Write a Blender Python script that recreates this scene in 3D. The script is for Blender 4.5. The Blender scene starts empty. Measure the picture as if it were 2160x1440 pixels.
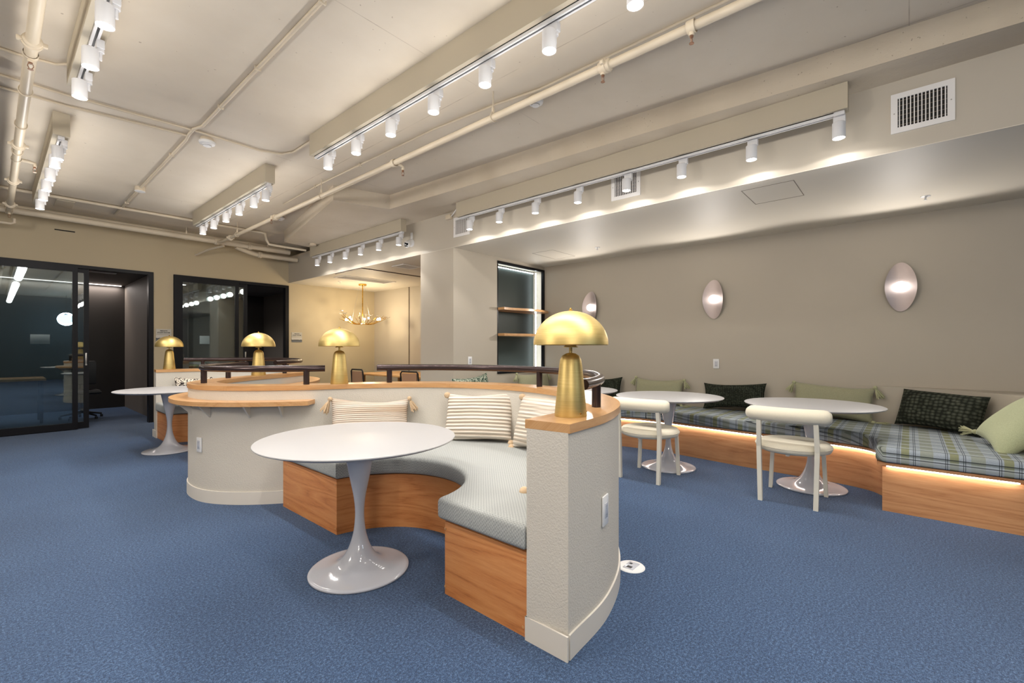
import bpy, bmesh, math, random
from mathutils import Vector, Matrix
PI = math.pi
sc = bpy.context.scene
COL = sc.collection

# ---------------------------------------------------------------- camera, world, exposure
H = 1.24
YAW = math.atan(1100 / 960)
cam_d = bpy.data.cameras.new('camera')
cam_d.sensor_width = 36.0
cam_d.lens = 16.0
cam_d.shift_y = 13 / 2160
cam_d.clip_start = 0.05
cam = bpy.data.objects.new('camera', cam_d)
COL.objects.link(cam)
cam.location = (0, 0, H)
cam.rotation_euler = (PI / 2, 0, -YAW)
sc.camera = cam

world = bpy.data.worlds.new('world')
sc.world = world
world.use_nodes = True
world.node_tree.nodes['Background'].inputs[0].default_value = (0.02, 0.021, 0.024, 1)
world.node_tree.nodes['Background'].inputs[1].default_value = 1.0

sc.view_settings.view_transform = 'Standard'
sc.view_settings.look = 'None'
sc.view_settings.exposure = 0.27
sc.view_settings.gamma = 1.0
sc.view_settings.use_curve_mapping = False
sc.cycles.use_denoising = True
sc.cycles.max_bounces = 8
sc.cycles.diffuse_bounces = 5
sc.cycles.glossy_bounces = 4
sc.cycles.sample_clamp_indirect = 4.0
sc.cycles.caustics_reflective = False
sc.cycles.caustics_refractive = False

# light levels
SPOT_W = 31.0        # each track spotlight, beam
SPOT_SPILL = 3.6     # each track spotlight, soft spill around the lens
WARM = (1.0, 0.955, 0.905)
GLOBES = [((1.85, -4.6, 2.3), 120.0, (0.66, 0.82, 1.0)), ((-2.4, -2.2, 2.3), 380.0, (1.0, 0.94, 0.87)), ((-2.2, 3.6, 2.3), 340.0, (1.0, 0.93, 0.85))]  # bluish pendant mirrors in the glass; both warm ones are added ceiling fill

# ---------------------------------------------------------------- materials
def srgb(r, g, b):
    f = lambda v: (v / 255 / 12.92) if v / 255 <= 0.04045 else ((v / 255 + 0.055) / 1.055) ** 2.4
    return (f(r), f(g), f(b), 1.0)

MATS = {}
class NT:
    def __init__(self, name, rough=0.6, metal=0.0, color=(0.8, 0.8, 0.8, 1), spec=0.5):
        self.m = bpy.data.materials.new(name)
        self.m.use_nodes = True
        self.t = self.m.node_tree
        self.b = self.t.nodes['Principled BSDF']
        self.b.inputs['Base Color'].default_value = color
        self.b.inputs['Roughness'].default_value = rough
        self.b.inputs['Metallic'].default_value = metal
        self.b.inputs['Specular IOR Level'].default_value = spec
        MATS[name] = self.m
    def n(self, kind, **kw):
        x = self.t.nodes.new(kind)
        for k, v in kw.items():
            setattr(x, k, v)
        return x
    def l(self, a, b):
        self.t.links.new(a, b)
    def coord(self, scale=(1, 1, 1), rot=(0, 0, 0), which='Object'):
        tc = self.n('ShaderNodeTexCoord')
        mp = self.n('ShaderNodeMapping')
        mp.inputs['Scale'].default_value = scale
        mp.inputs['Rotation'].default_value = rot
        self.l(tc.outputs[which], mp.inputs['Vector'])
        return mp.outputs['Vector']
    def noise(self, vec, scale, detail=4, rough=0.55, dist=0.0):
        x = self.n('ShaderNodeTexNoise')
        x.inputs['Scale'].default_value = scale
        x.inputs['Detail'].default_value = detail
        x.inputs['Roughness'].default_value = rough
        x.inputs['Distortion'].default_value = dist
        self.l(vec, x.inputs['Vector'])
        return x.outputs['Fac']
    def ramp(self, fac, stops, interp='LINEAR'):
        r = self.n('ShaderNodeValToRGB')
        r.color_ramp.interpolation = interp
        e = r.color_ramp.elements
        e[0].position, e[0].color = stops[0]
        e[1].position, e[1].color = stops[-1]
        for p, c in stops[1:-1]:
            x = e.new(p); x.color = c
        self.l(fac, r.inputs[0])
        return r.outputs[0]
    def math(self, op, a, b=None, c=None):
        x = self.n('ShaderNodeMath', operation=op)
        for i, v in enumerate((a, b, c)):
            if v is None: continue
            if isinstance(v, (int, float)): x.inputs[i].default_value = v
            else: self.l(v, x.inputs[i])
        return x.outputs[0]
    def mix(self, fac, a, b, kind='MIX'):
        x = self.n('ShaderNodeMix', data_type='RGBA', blend_type=kind)
        if isinstance(fac, (int, float)): x.inputs[0].default_value = fac
        else: self.l(fac, x.inputs[0])
        for s, v in ((6, a), (7, b)):
            if isinstance(v, tuple): x.inputs[s].default_value = v
            else: self.l(v, x.inputs[s])
        return x.outputs[2]
    def base(self, v): self.l(v, self.b.inputs['Base Color'])
    def rough(self, v): self.l(v, self.b.inputs['Roughness'])
    def bump(self, h, strength=0.3, dist=0.01):
        x = self.n('ShaderNodeBump')
        x.inputs['Strength'].default_value = strength
        x.inputs['Distance'].default_value = dist
        self.l(h, x.inputs['Height'])
        self.l(x.outputs[0], self.b.inputs['Normal'])

def plain(name, rgb, rough=0.6, metal=0.0, spec=0.5):
    return NT(name, rough, metal, srgb(*rgb), spec).m

def painted(name, rgb, rough, bscale, bstr, bdist=0.003, blotch=0.04, spec=0.4):
    t = NT(name, rough, 0, srgb(*rgb), spec)
    v = t.coord()
    c = srgb(*rgb)
    lo = tuple(x * (1 - blotch) for x in c[:3]) + (1,)
    hi = tuple(min(1, x * (1 + blotch)) for x in c[:3]) + (1,)
    t.base(t.ramp(t.noise(v, 1.3, 3), [(0.35, lo), (0.65, hi)]))
    t.bump(t.noise(v, bscale, 3, 0.6), bstr, bdist)
    return t.m

painted('wall_paint', (184, 175, 160), 0.62, 140, 0.12, 0.002, 0.015)
painted('wall_paint_left', (184, 170, 142), 0.62, 140, 0.12, 0.002, 0.015)
painted('soffit_paint', (186, 178, 164), 0.42, 140, 0.08, 0.002, 0.015)
painted('lowered_paint', (216, 209, 196), 0.55, 140, 0.08, 0.002, 0.01)
painted('box_paint', (184, 174, 154), 0.6, 90, 0.06, 0.002, 0.01)
painted('stucco', (203, 197, 186), 0.75, 120, 0.6, 0.005, 0.02)
painted('baseboard_paint', (214, 208, 198), 0.5, 20, 0.05, 0.001, 0.02)
painted('pipe_paint', (205, 192, 170), 0.45, 60, 0.1, 0.001, 0.03)
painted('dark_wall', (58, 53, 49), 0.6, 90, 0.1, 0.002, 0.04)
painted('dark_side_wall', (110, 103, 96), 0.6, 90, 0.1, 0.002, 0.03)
painted('teal_wall', (78, 92, 98), 0.6, 90, 0.1, 0.002, 0.03)
painted('niche_back', (50, 58, 54), 0.55, 60, 0.1, 0.002, 0.05)

# concrete slab: formwork joints, small stains
t = NT('slab_paint', 0.7, 0, srgb(218, 205, 184))
v = t.coord()
f = t.noise(v, 0.9, 5, 0.6)
base = t.ramp(f, [(0.3, srgb(206, 195, 177)), (0.7, srgb(218, 208, 192))])
br = t.n('ShaderNodeTexBrick')
t.l(t.coord((1, 1, 1), (0, 0, PI / 2)), br.inputs['Vector'])
br.inputs['Scale'].default_value = 1.0
br.inputs['Brick Width'].default_value = 2.44
br.inputs['Row Height'].default_value = 1.22
br.inputs['Mortar Size'].default_value = 0.003
br.inputs['Mortar Smooth'].default_value = 0.0
br.offset = 0.0
br.inputs['Color1'].default_value = br.inputs['Color2'].default_value = (0, 0, 0, 1)
br.inputs['Mortar'].default_value = (1, 1, 1, 1)
jm = t.math('MULTIPLY', br.outputs['Color'], t.ramp(t.noise(v, 3.0, 3), [(0.42, (0, 0, 0, 1)), (0.6, (1, 1, 1, 1))]))
speck = t.ramp(t.noise(v, 34, 2, 0.4), [(0.76, (0, 0, 0, 1)), (0.775, (1, 1, 1, 1))])
dark = t.math('ADD', t.math('MULTIPLY', jm, 0.45), t.math('MULTIPLY', speck, 0.5))
t.base(t.mix(dark, base, srgb(120, 98, 78)))
t.bump(t.math('SUBTRACT', t.noise(v, 2.0, 6, 0.6), t.math('MULTIPLY', jm, 0.6)), 0.25, 0.01)

# pitted concrete beam
t = NT('beam_paint', 0.7, 0, srgb(196, 184, 166))
v = t.coord()
pit = t.ramp(t.noise(v, 55, 2, 0.5), [(0.70, (0, 0, 0, 1)), (0.73, (1, 1, 1, 1))])
zone = t.ramp(t.noise(v, 1.1, 2), [(0.46, (0, 0, 0, 1)), (0.58, (1, 1, 1, 1))])
p2 = t.math('MULTIPLY', pit, zone)
t.base(t.mix(t.math('MULTIPLY', p2, 0.6), t.ramp(t.noise(v, 1.6, 5), [(0.3, srgb(192, 179, 158)), (0.7, srgb(204, 192, 174))]), srgb(120, 104, 88)))
t.bump(t.math('SUBTRACT', t.noise(v, 14, 6, 0.65), p2), 0.3, 0.008)

# carpet
t = NT('carpet', 0.95, 0, srgb(60, 84, 128), 0.15)
v = t.coord()
n1 = t.noise(v, 240, 3, 0.75)
n2 = t.noise(v, 90, 3, 0.7)
n3 = t.noise(v, 1.2, 3, 0.5)
f = t.math('ADD', t.math('MULTIPLY', n1, 0.6), t.math('ADD', t.math('MULTIPLY', n2, 0.45), t.math('MULTIPLY', n3, 0.06)))
t.base(t.ramp(f, [(0.38, srgb(12, 23, 44)), (0.555, srgb(47, 73, 108)), (0.74, srgb(116, 146, 184))]))
t.bump(t.math('ADD', n1, n2), 0.6, 0.01)
t.b.inputs['Sheen Weight'].default_value = 0.15

plain('niche_edge', (20,20,20), .4)
def wood(name, dark_c, mid_c, light_c, along='Y', rough=0.4, ring=9.0, ringamt=0.7):
    t = NT(name, rough, 0, srgb(*mid_c), 0.4)
    s = {'B': (.25, .16, 2.4), 'Y': (1.6, 0.16, 1.9), 'X': (0.16, 1.6, 1.9), 'UV': (0.2, 2.2, 1)}[along]
    v = t.coord(s, which='UV' if along == 'UV' else 'Object')
    w = t.n('ShaderNodeTexNoise')
    t.l(v, w.inputs['Vector']); w.inputs['Scale'].default_value = 2.2; w.inputs['Detail'].default_value = 2
    rings = t.math('FRACT', t.math('MULTIPLY', w.outputs['Fac'], ring * 1.6))
    rings = t.math('ABSOLUTE', t.math('SUBTRACT', rings, 0.5))
    fine = t.noise(v, 60, 4, 0.7)
    fv = t.math('ADD', t.math('MULTIPLY', rings, ringamt), t.math('ADD', t.math('MULTIPLY', fine, 0.6), 0.45 * (0.9 - ringamt) * 0.55))
    t.base(t.ramp(fv, [(0.22, srgb(*dark_c)), (0.45, srgb(*mid_c)), (0.85, srgb(*light_c))]))
    t.bump(fine, 0.08, 0.002)
    return t.m
wood('bench_oak', (158, 94, 50), (196, 128, 74), (214, 152, 96), 'B', 0.42, 8, .6)
wood('bench_oak_x', (136, 82, 46), (166, 108, 66), (186, 128, 82), 'X', 0.42)
wood('bench_oak_light', (160, 106, 66), (190, 136, 92), (208, 158, 112), 'B', 0.42, 8, .6)
wood('cap_oak', (160, 114, 70), (188, 142, 94), (208, 166, 120), 'UV', 0.3, 6, .35)
wood('counter_oak', (164, 118, 72), (192, 146, 98), (210, 168, 122), 'Y', 0.3, 6, .4)
wood('table_oak', (176, 126, 74), (200, 150, 92), (214, 168, 112), 'Y', 0.35)

# brushed brass
t = NT('brass', 0.47, 1.0, srgb(214, 178, 92))
v = t.coord((1, 1, 60))
t.base(t.ramp(t.noise(v, 8, 3), [(0.3, srgb(212, 186, 118)), (0.7, srgb(226, 202, 138))]))
t.bump(t.noise(v, 30, 2), 0.03, 0.001)
plain('brass_dark', (150, 112, 48), 0.35, 1.0)
plain('gold', (214, 168, 74), 0.25, 1.0)
plain('white_gloss', (192, 194, 202), 0.10, 0, 0.6)
plain('white_satin', (168, 167, 168), 0.42, 0, 0.5)
plain('white_plastic', (226, 226, 226), 0.4)
plain('white_metal', (214, 214, 216), 0.4)
plain('vent_metal', (226, 224, 222), 0.4)
plain('vent_dark', (24, 20, 18), 0.8)
plain('cream_metal', (222, 217, 202), 0.4)
plain('black_frame', (20, 20, 24), 0.4, 0, 0.2)
plain('black_chair', (22, 20, 20), 0.4)
plain('rail_bronze', (66, 54, 54), 0.24, 0.6)
plain('pipe_dark', (110, 96, 82), 0.5)
plain('copper', (150, 112, 88), 0.4, 0.7)
plain('steel', (170, 168, 164), 0.35, 1.0)
plain('camera_lens', (12, 12, 14), 0.1)
plain('slot_dark', (40, 40, 42), 0.5)
plain('sign_text', (40, 38, 36), 0.6)
plain('wicker', (160, 122, 92), 0.7)
plain('dark_office', (28, 28, 30), 0.5)
t = NT('sconce_metal', 0.55, 0.9, srgb(200, 186, 182))
plain('globe_rim', (60, 60, 62), 0.5)

def emis(name, rgb, strength):
    m = bpy.data.materials.new(name); m.use_nodes = True
    nt = m.node_tree; nt.nodes.remove(nt.nodes['Principled BSDF'])
    e = nt.nodes.new('ShaderNodeEmission')
    e.inputs[0].default_value = (*rgb, 1); e.inputs[1].default_value = strength
    nt.links.new(e.outputs[0], nt.nodes['Material Output'].inputs[0])
    MATS[name] = m
    return m
emis('spot_lens', (1, 0.97, 0.92), 26)
emis('led_strip', (1, 0.95, 0.91), 22)
emis('led_cool', (0.86, 0.96, 1.0), 11)
emis('led_room', (1.0, 0.88, 0.82), 4)
emis('sconce_glow', (1, 0.97, 0.93), 5)
emis('bulb_glow', (1, 0.90, 0.72), 45)
emis('globe_glow', (0.62, 0.84, 1.0), 7)
emis('fill_globe_warm', (1, 0.92, 0.8), 5)

t = NT('clear_glass', 0.0, 0, (1, 1, 1, 1))
nt = t.t
gl = t.n('ShaderNodeBsdfGlossy'); gl.inputs['Roughness'].default_value = 0.0
gl.inputs['Color'].default_value = (0.95, 1.0, 1.0, 1)
tr = t.n('ShaderNodeBsdfTransparent'); tr.inputs['Color'].default_value = (0.80, 0.84, 0.84, 1)
fr = t.n('ShaderNodeFresnel'); fr.inputs['IOR'].default_value = 1.9
mx = t.n('ShaderNodeMixShader')
t.l(fr.outputs[0], mx.inputs[0]); t.l(tr.outputs[0], mx.inputs[1]); t.l(gl.outputs[0], mx.inputs[2])
t.l(mx.outputs[0], nt.nodes['Material Output'].inputs[0])
t = NT('leaf_glass', 0.1, 0, (0.95, 0.95, 0.95, 1))
t.b.inputs['Transmission Weight'].default_value = 0.85

def fabric(name, rgb, scale=420, rough=0.9, bstr=0.35, var=0.12, sheen=0.2):
    t = NT(name, rough, 0, srgb(*rgb), 0.2)
    v = t.coord()
    c = srgb(*rgb)
    lo = tuple(x * (1 - var) for x in c[:3]) + (1,); hi = tuple(min(1, x * (1 + var)) for x in c[:3]) + (1,)
    n = t.noise(v, scale, 2, 0.6)
    t.base(t.ramp(n, [(0.35, lo), (0.65, hi)]))
    t.bump(n, bstr, 0.003)
    t.b.inputs['Sheen Weight'].default_value = sheen
    return t.m
fabric('cream_velvet', (222, 214, 194), 300, 0.85, 0.15, 0.04)
fabric('sage_fabric', (158, 156, 128), 240, 0.9, 0.4, 0.12)
fabric('lime_sage_fabric', (182, 188, 152), 240, 0.9, 0.3, 0.10)
fabric('tassel_sage', (176, 176, 140), 200, 0.95, 0.3, 0.1)
fabric('tassel_beige', (198, 172, 140), 200, 0.95, 0.3, 0.1)
fabric('tan_backing', (206, 178, 140), 200, 0.95, 0.3, 0.05)
# grey basket weave
t = NT('grey_weave', 0.9, 0, srgb(150, 156, 156), 0.2)
v = t.coord()
ck = t.n('ShaderNodeTexChecker'); ck.inputs['Scale'].default_value = 110
t.l(v, ck.inputs['Vector'])
ck.inputs['Color1'].default_value = srgb(140, 143, 142); ck.inputs['Color2'].default_value = srgb(184, 187, 184)
t.base(t.mix(0.6, ck.outputs[0], t.ramp(t.noise(v, 300, 2), [(0.3, srgb(124, 128, 128)), (0.7, srgb(188, 190, 187))])))
t.bump(ck.outputs[1], 0.3, 0.003)
# plaid
t = NT('plaid', 0.9, 0, srgb(150, 156, 160), 0.2)
tc = t.n('ShaderNodeTexCoord'); sx = t.n('ShaderNodeSeparateXYZ'); t.l(tc.outputs['Object'], sx.inputs[0])
A = sx.outputs[1]
B = t.math('SUBTRACT', sx.outputs[0], sx.outputs[2])
def band(src, period, off, w):
    fr_ = t.math('FRACT', t.math('DIVIDE', t.math('ADD', src, off + 50 * period), period))
    return t.math('LESS_THAN', fr_, w / period)
col = t.ramp(t.noise(t.coord(), 350, 2), [(0.3, srgb(140, 150, 160)), (0.7, srgb(170, 178, 186))])
G = srgb(132, 134, 92); GD = srgb(84, 94, 84); DK = srgb(34, 40, 46); LT = srgb(196, 204, 208)
P = 0.26
col = t.mix(t.math('MULTIPLY', band(A, P, 0.0, 0.045), 0.85), col, G)
col = t.mix(t.math('MULTIPLY', band(A, P, 0.13, 0.07), 0.5), col, G)
col = t.mix(t.math('MULTIPLY', band(B, 0.045, 0.0, 0.016), 0.5), col, GD)
col = t.mix(t.math('MULTIPLY', band(B, 0.16, 0.02, 0.05), 0.4), col, LT)
for o in (0.025, 0.035, -0.055, -0.065):
    col = t.mix(t.math('MULTIPLY', band(A, P, o, 0.0035), 0.8), col, DK)
for o in (0.01, 0.04):
    col = t.mix(t.math('MULTIPLY', band(B, 0.16, o, 0.006), 0.85), col, DK)
t.base(col)
t.bump(t.noise(t.coord(), 400, 2), 0.2, 0.003)
# ribbed cream pillow: ribs across local Z
t = NT('ribbed_cream', 0.9, 0, srgb(216, 206, 192), 0.2)
tc = t.n('ShaderNodeTexCoord'); sx = t.n('ShaderNodeSeparateXYZ'); t.l(tc.outputs['Object'], sx.inputs[0])
zz = t.math('ADD', sx.outputs[2], t.math('MULTIPLY', t.noise(t.coord(), 6, 2), 0.008))
rib = t.math('SINE', t.math('MULTIPLY', zz, 2 * PI / 0.028))
ribf = t.math('ADD', t.math('MULTIPLY', rib, 0.5), 0.5)
big = t.ramp(t.math('FRACT', t.math('MULTIPLY', zz, 1 / 0.084)), [(0.25, srgb(230, 223, 212)), (0.5, srgb(214, 204, 190))])
t.base(t.mix(t.math('MULTIPLY', t.math('POWER', t.math('SUBTRACT', 1.0, ribf), 3), 0.55), big, srgb(150, 128, 104)))
t.bump(t.math('ADD', ribf, t.math('MULTIPLY', t.noise(t.coord(), 300, 2), 0.2)), 0.6, 0.012)
# lumbar: fine stripes
t = NT('striped_lumbar', 0.9, 0, srgb(206, 190, 172), 0.2)
tc = t.n('ShaderNodeTexCoord'); sx = t.n('ShaderNodeSeparateXYZ'); t.l(tc.outputs['Object'], sx.inputs[0])
zz = t.math('ADD', sx.outputs[2], t.math('MULTIPLY', t.noise(t.coord(), 5, 2), 0.008))
rib = t.math('ADD', t.math('MULTIPLY', t.math('SINE', t.math('MULTIPLY', zz, 2 * PI / 0.016)), 0.5), 0.5)
t.base(t.mix(t.math('MULTIPLY', t.math('POWER', t.math('SUBTRACT', 1.0, rib), 2), 0.6), t.ramp(t.noise(t.coord((0.4, 1, 10)), 3, 3), [(0.35, srgb(190, 168, 146)), (0.65, srgb(222, 212, 200))]), srgb(128, 108, 90)))
t.bump(rib, 0.5, 0.008)
# dark green knit
def knit(name, a, b, sc_=26, dist=0.02):
    t = NT(name, 0.95, 0, srgb(*a), 0.15)
    v = t.coord((1, 1, 1.3))
    vo = t.n('ShaderNodeTexVoronoi'); vo.inputs['Scale'].default_value = sc_; vo.inputs['Randomness'].default_value = 0.35
    t.l(v, vo.inputs['Vector'])
    t.base(t.ramp(vo.outputs['Distance'], [(0.05, srgb(*b)), (0.6, srgb(*a))]))
    h = t.math('ADD', t.math('SUBTRACT', 1.0, vo.outputs['Distance']), t.math('MULTIPLY', t.noise(v, 220, 2), 0.25))
    t.bump(h, 0.9, dist)
    return t.m
knit('green_knit', (46, 50, 42), (104, 108, 94), 26, 0.05)
knit('green_boucle', (42, 46, 38), (88, 94, 80), 48, 0.03)
# speckled
for nm, c1, c2 in (('speckle_green', (52, 74, 62), (170, 176, 160)), ('speckle_black', (46, 40, 40), (222, 212, 196))):
    t = NT(nm, 0.9, 0, srgb(*c1), 0.2)
    n = t.noise(t.coord(), 46, 2, 0.7, 0.6)
    t.base(t.ramp(n, [(0.47, srgb(*c1)), (0.53, srgb(*c2))]))
    t.bump(n, 0.4, 0.006)
# sign picture: dark ridge line under a pale sky
t = NT('sign_paper', 0.5, 0, srgb(186, 182, 172))
t.base(t.ramp(t.noise(t.coord(), 20, 2), [(0.3, srgb(180, 176, 166)), (0.7, srgb(190, 186, 176))]))
t = NT('sign_picture', 0.5, 0, srgb(140, 140, 140))
tc = t.n('ShaderNodeTexCoord'); sx = t.n('ShaderNodeSeparateXYZ'); t.l(tc.outputs['Object'], sx.inputs[0])
hz = t.math('ADD', sx.outputs[2], t.math('MULTIPLY', t.math('SUBTRACT', t.noise(t.coord((30, 1, 1)), 1, 3), 0.5), 0.03))
t.base(t.ramp(t.math('MULTIPLY', t.math('ADD', hz, 0.05), 10), [(0.0, srgb(120, 122, 124)), (0.25, srgb(96, 100, 104)), (0.47, srgb(60, 62, 64)), (0.53, srgb(196, 192, 184))]))

# ---------------------------------------------------------------- builders
class MB:
    def __init__(self): self.v = []; self.f = []; self.uv = {}; self.smooth = []
    def add(self, vs, fs, smooth=True):
        o = len(self.v); self.v += [tuple(p) for p in vs]
        for f in fs: self.f.append(tuple(i + o for i in f)); self.smooth.append(smooth)
        return o
    def box(self, x0, x1, y0, y1, z0, z1, m=None):
        vs = [(x, y, z) for x in (x0, x1) for y in (y0, y1) for z in (z0, z1)]
        if m: vs = [tuple(m @ Vector(p)) for p in vs]
        self.add(vs, [(0, 1, 3, 2), (4, 6, 7, 5), (0, 4, 5, 1), (2, 3, 7, 6), (0, 2, 6, 4), (1, 5, 7, 3)], False)
        return self
    def rbox(self, x0, x1, y0, y1, z0, z1, r=0.004, seg=2, m=None):
        bm = bmesh.new()
        bmesh.ops.create_cube(bm, size=1)
        for w in bm.verts:
            w.co = Vector((x0 + (x1 - x0) * (w.co.x + .5), y0 + (y1 - y0) * (w.co.y + .5), z0 + (z1 - z0) * (w.co.z + .5)))
        bmesh.ops.bevel(bm, geom=bm.edges[:], offset=r, segments=seg, affect='EDGES', profile=0.5)
        self.frombm(bm, m); return self
    def frombm(self, bm, m=None, smooth=True):
        bm.verts.index_update()
        vs = [tuple((m @ w.co) if m else w.co) for w in bm.verts]
        self.add(vs, [tuple(w.index for w in f.verts) for f in bm.faces], smooth); bm.free()
    def prism(self, poly, z0, z1, smooth=False):
        n = len(poly)
        a = sum(poly[i][0] * poly[(i + 1) % n][1] - poly[(i + 1) % n][0] * poly[i][1] for i in range(n))
        if a < 0: poly = poly[::-1]
        vs = [(x, y, z0) for x, y in poly] + [(x, y, z1) for x, y in poly]
        self.add(vs, [tuple(range(n - 1, -1, -1)), tuple(range(n, 2 * n))], False)
        o = len(self.v) - 2 * n
        for i in range(n):
            j = (i + 1) % n
            self.f.append((o + i, o + j, o + n + j, o + n + i)); self.smooth.append(smooth)
        return self
    def lathe(self, prof, n=48, c=(0, 0, 0), m=None, close=True):
        vs = []
        for r, z in prof:
            for k in range(n):
                a = 2 * PI * k / n
                vs.append((c[0] + r * math.cos(a), c[1] + r * math.sin(a), c[2] + z))
        fs = []
        for i in range(len(prof) - 1):
            for k in range(n):
                fs.append((i * n + k, i * n + (k + 1) % n, (i + 1) * n + (k + 1) % n, (i + 1) * n + k))
        if close:
            fs.append(tuple(range(n - 1, -1, -1))); fs.append(tuple((len(prof) - 1) * n + k for k in range(n)))
        if m: vs = [tuple(m @ Vector(p)) for p in vs]
        self.add(vs, fs); return self
    def tube(self, pts, r, n=10, cap=True, closed=False):
        pts = [Vector(p) for p in pts]; rs = r if isinstance(r, (list, tuple)) else [r] * len(pts)
        N = len(pts); vs = []; up = None
        for i, p in enumerate(pts):
            a = pts[max(i - 1, 0)]; b = pts[min(i + 1, N - 1)]
            t_ = (b - a)
            if t_.length < 1e-9: t_ = Vector((0, 0, 1))
            t_.normalize()
            if up is None:
                up = Vector((0, 0, 1)) if abs(t_.z) < 0.9 else Vector((1, 0, 0))
            s_ = t_.cross(up).normalized(); up = s_.cross(t_).normalized()
            for k in range(n):
                an = 2 * PI * k / n
                vs.append(p + (s_ * math.cos(an) + up * math.sin(an)) * rs[i])
        fs = [(i * n + k, i * n + (k + 1) % n, (i + 1) * n + (k + 1) % n, (i + 1) * n + k) for i in range(N - 1) for k in range(n)]
        if cap:
            fs.append(tuple(range(n - 1, -1, -1))); fs.append(tuple((N - 1) * n + k for k in range(n)))
        self.add(vs, fs); return self
    def cyl(self, a, b, r, n=20): return self.tube([a, b], r, n)
    def build(self, name, mat, parent=None, loc=None, rot=None, sharp=35):
        me = bpy.data.meshes.new(name)
        me.from_pydata(self.v, [], self.f)
        me.polygons.foreach_set('use_smooth', self.smooth)
        bm = bmesh.new(); bm.from_mesh(me)
        bmesh.ops.recalc_face_normals(bm, faces=bm.faces[:])
        bm.to_mesh(me); bm.free()
        me.set_sharp_from_angle(angle=math.radians(sharp))
        me.materials.append(MATS[mat])
        o = bpy.data.objects.new(name, me)
        COL.objects.link(o)
        if parent is not None: o.parent = parent
        if loc: o.location = loc
        if rot: o.rotation_euler = rot
        return o

def tag(o, label, cat, group=None):
    o['label'] = label; o['category'] = cat
    if group: o['group'] = group
    return o
def thing(name, label, cat, loc=(0, 0, 0), rz=0, group=None):
    o = bpy.data.objects.new(name, None); COL.objects.link(o)
    o.location = loc; o.rotation_euler = (0, 0, rz); o.empty_display_size = 0.1
    return tag(o, label, cat, group)
def struct(o):
    o['kind'] = 'structure'; return o
def dup(root, loc, rz, label, group=None):
    r = root.copy(); COL.objects.link(r); r.location = loc
    r.rotation_euler = (root.rotation_euler[0], root.rotation_euler[1], rz)
    r['label'] = label
    if group: r['group'] = group
    for ch in [c for c in root.children if c.type != 'LIGHT']:
        c = ch.copy(); COL.objects.link(c); c.parent = r
        for g in list(ch.children):
            d = g.copy(); COL.objects.link(d); d.parent = c
    return r

def catmull(pts, per=10):
    P_ = [pts[0]] + list(pts) + [pts[-1]]
    P_[0] = tuple(2 * a - b for a, b in zip(pts[0], pts[1])); P_[-1] = tuple(2 * a - b for a, b in zip(pts[-1], pts[-2]))
    out = []
    for i in range(1, len(P_) - 2):
        p0, p1, p2, p3 = P_[i - 1:i + 3]
        for k in range(per):
            u = k / per
            out.append(tuple(0.5 * ((2 * b) + (-a + c) * u + (2 * a - 5 * b + 4 * c - d) * u * u + (-a + 3 * b - 3 * c + d) * u ** 3)
                             for a, b, c, d in zip(p0, p1, p2, p3)))
    out.append(tuple(pts[-1]))
    return out
def normals2(pts):
    out = []
    for i in range(len(pts)):
        a = pts[max(i - 1, 0)]; b = pts[min(i + 1, len(pts) - 1)]
        dx, dy = b[0] - a[0], b[1] - a[1]; L = math.hypot(dx, dy) or 1
        out.append((-dy / L, dx / L))
    return out
def offs(pts, d):
    return [(p[0] + n[0] * d, p[1] + n[1] * d) for p, n in zip(pts, normals2(pts))]
def inset(poly, d):
    n = len(poly)
    a = sum(poly[i][0] * poly[(i + 1) % n][1] - poly[(i + 1) % n][0] * poly[i][1] for i in range(n))
    sg = 1 if a > 0 else -1
    out = []
    for i in range(n):
        p0, p1, p2 = poly[i - 1], poly[i], poly[(i + 1) % n]
        e1 = Vector((p1[0] - p0[0], p1[1] - p0[1])); e2 = Vector((p2[0] - p1[0], p2[1] - p1[1]))
        e1.normalize(); e2.normalize()
        n1 = Vector((-e1.y, e1.x)) * sg; n2 = Vector((-e2.y, e2.x)) * sg
        m = n1 + n2
        if m.length < 1e-6: m = n1.copy()
        m.normalize()
        k = 1 / max(0.5, m.dot(n1))
        out.append((p1[0] + m.x * d * k, p1[1] + m.y * d * k))
    return out
def clean(poly, d=.045):
    out = [poly[0]]
    for p in poly[1:]:
        if math.hypot(p[0] - out[-1][0], p[1] - out[-1][1]) > d: out.append(p)
        elif len(out) > 1 and abs(p[0] - round(p[0], 3)) < 1e-9: out[-1] = p
    if math.hypot(out[0][0] - out[-1][0], out[0][1] - out[-1][1]) < d: out.pop()
    return out
def soft_prism(mb, poly, z0, z1, r=0.03, seg=4, crown=0.0):
    """cushion: closed outline, rounded upper and lower rims, slightly crowned top"""
    n = len(poly); rings = []
    for k in range(seg + 1):
        a = PI / 2 * k / seg
        rings.append((inset(poly, r * (1 - math.sin(a))), z0 + r * (1 - math.cos(a))))
    for k in range(seg + 1):
        a = PI / 2 * k / seg
        rings.append((inset(poly, r * (1 - math.cos(a))), z1 - r + r * math.sin(a)))
    if crown:
        rings.append((inset(poly, r + 0.05), z1 + crown * 0.6)); rings.append((inset(poly, r + 0.10), z1 + crown))
    vs = [(x, y, z) for pl, z in rings for x, y in pl]
    fs = []
    for k in range(len(rings) - 1):
        for i in range(n):
            j = (i + 1) % n
            fs.append((k * n + i, k * n + j, (k + 1) * n + j, (k + 1) * n + i))
    o = mb.add(vs, fs)
    for f in (tuple(range(n - 1, -1, -1)), tuple(len(vs) - n + i for i in range(n))):
        mb.f.append(tuple(i + o for i in f)); mb.smooth.append(False)
    return mb

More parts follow.
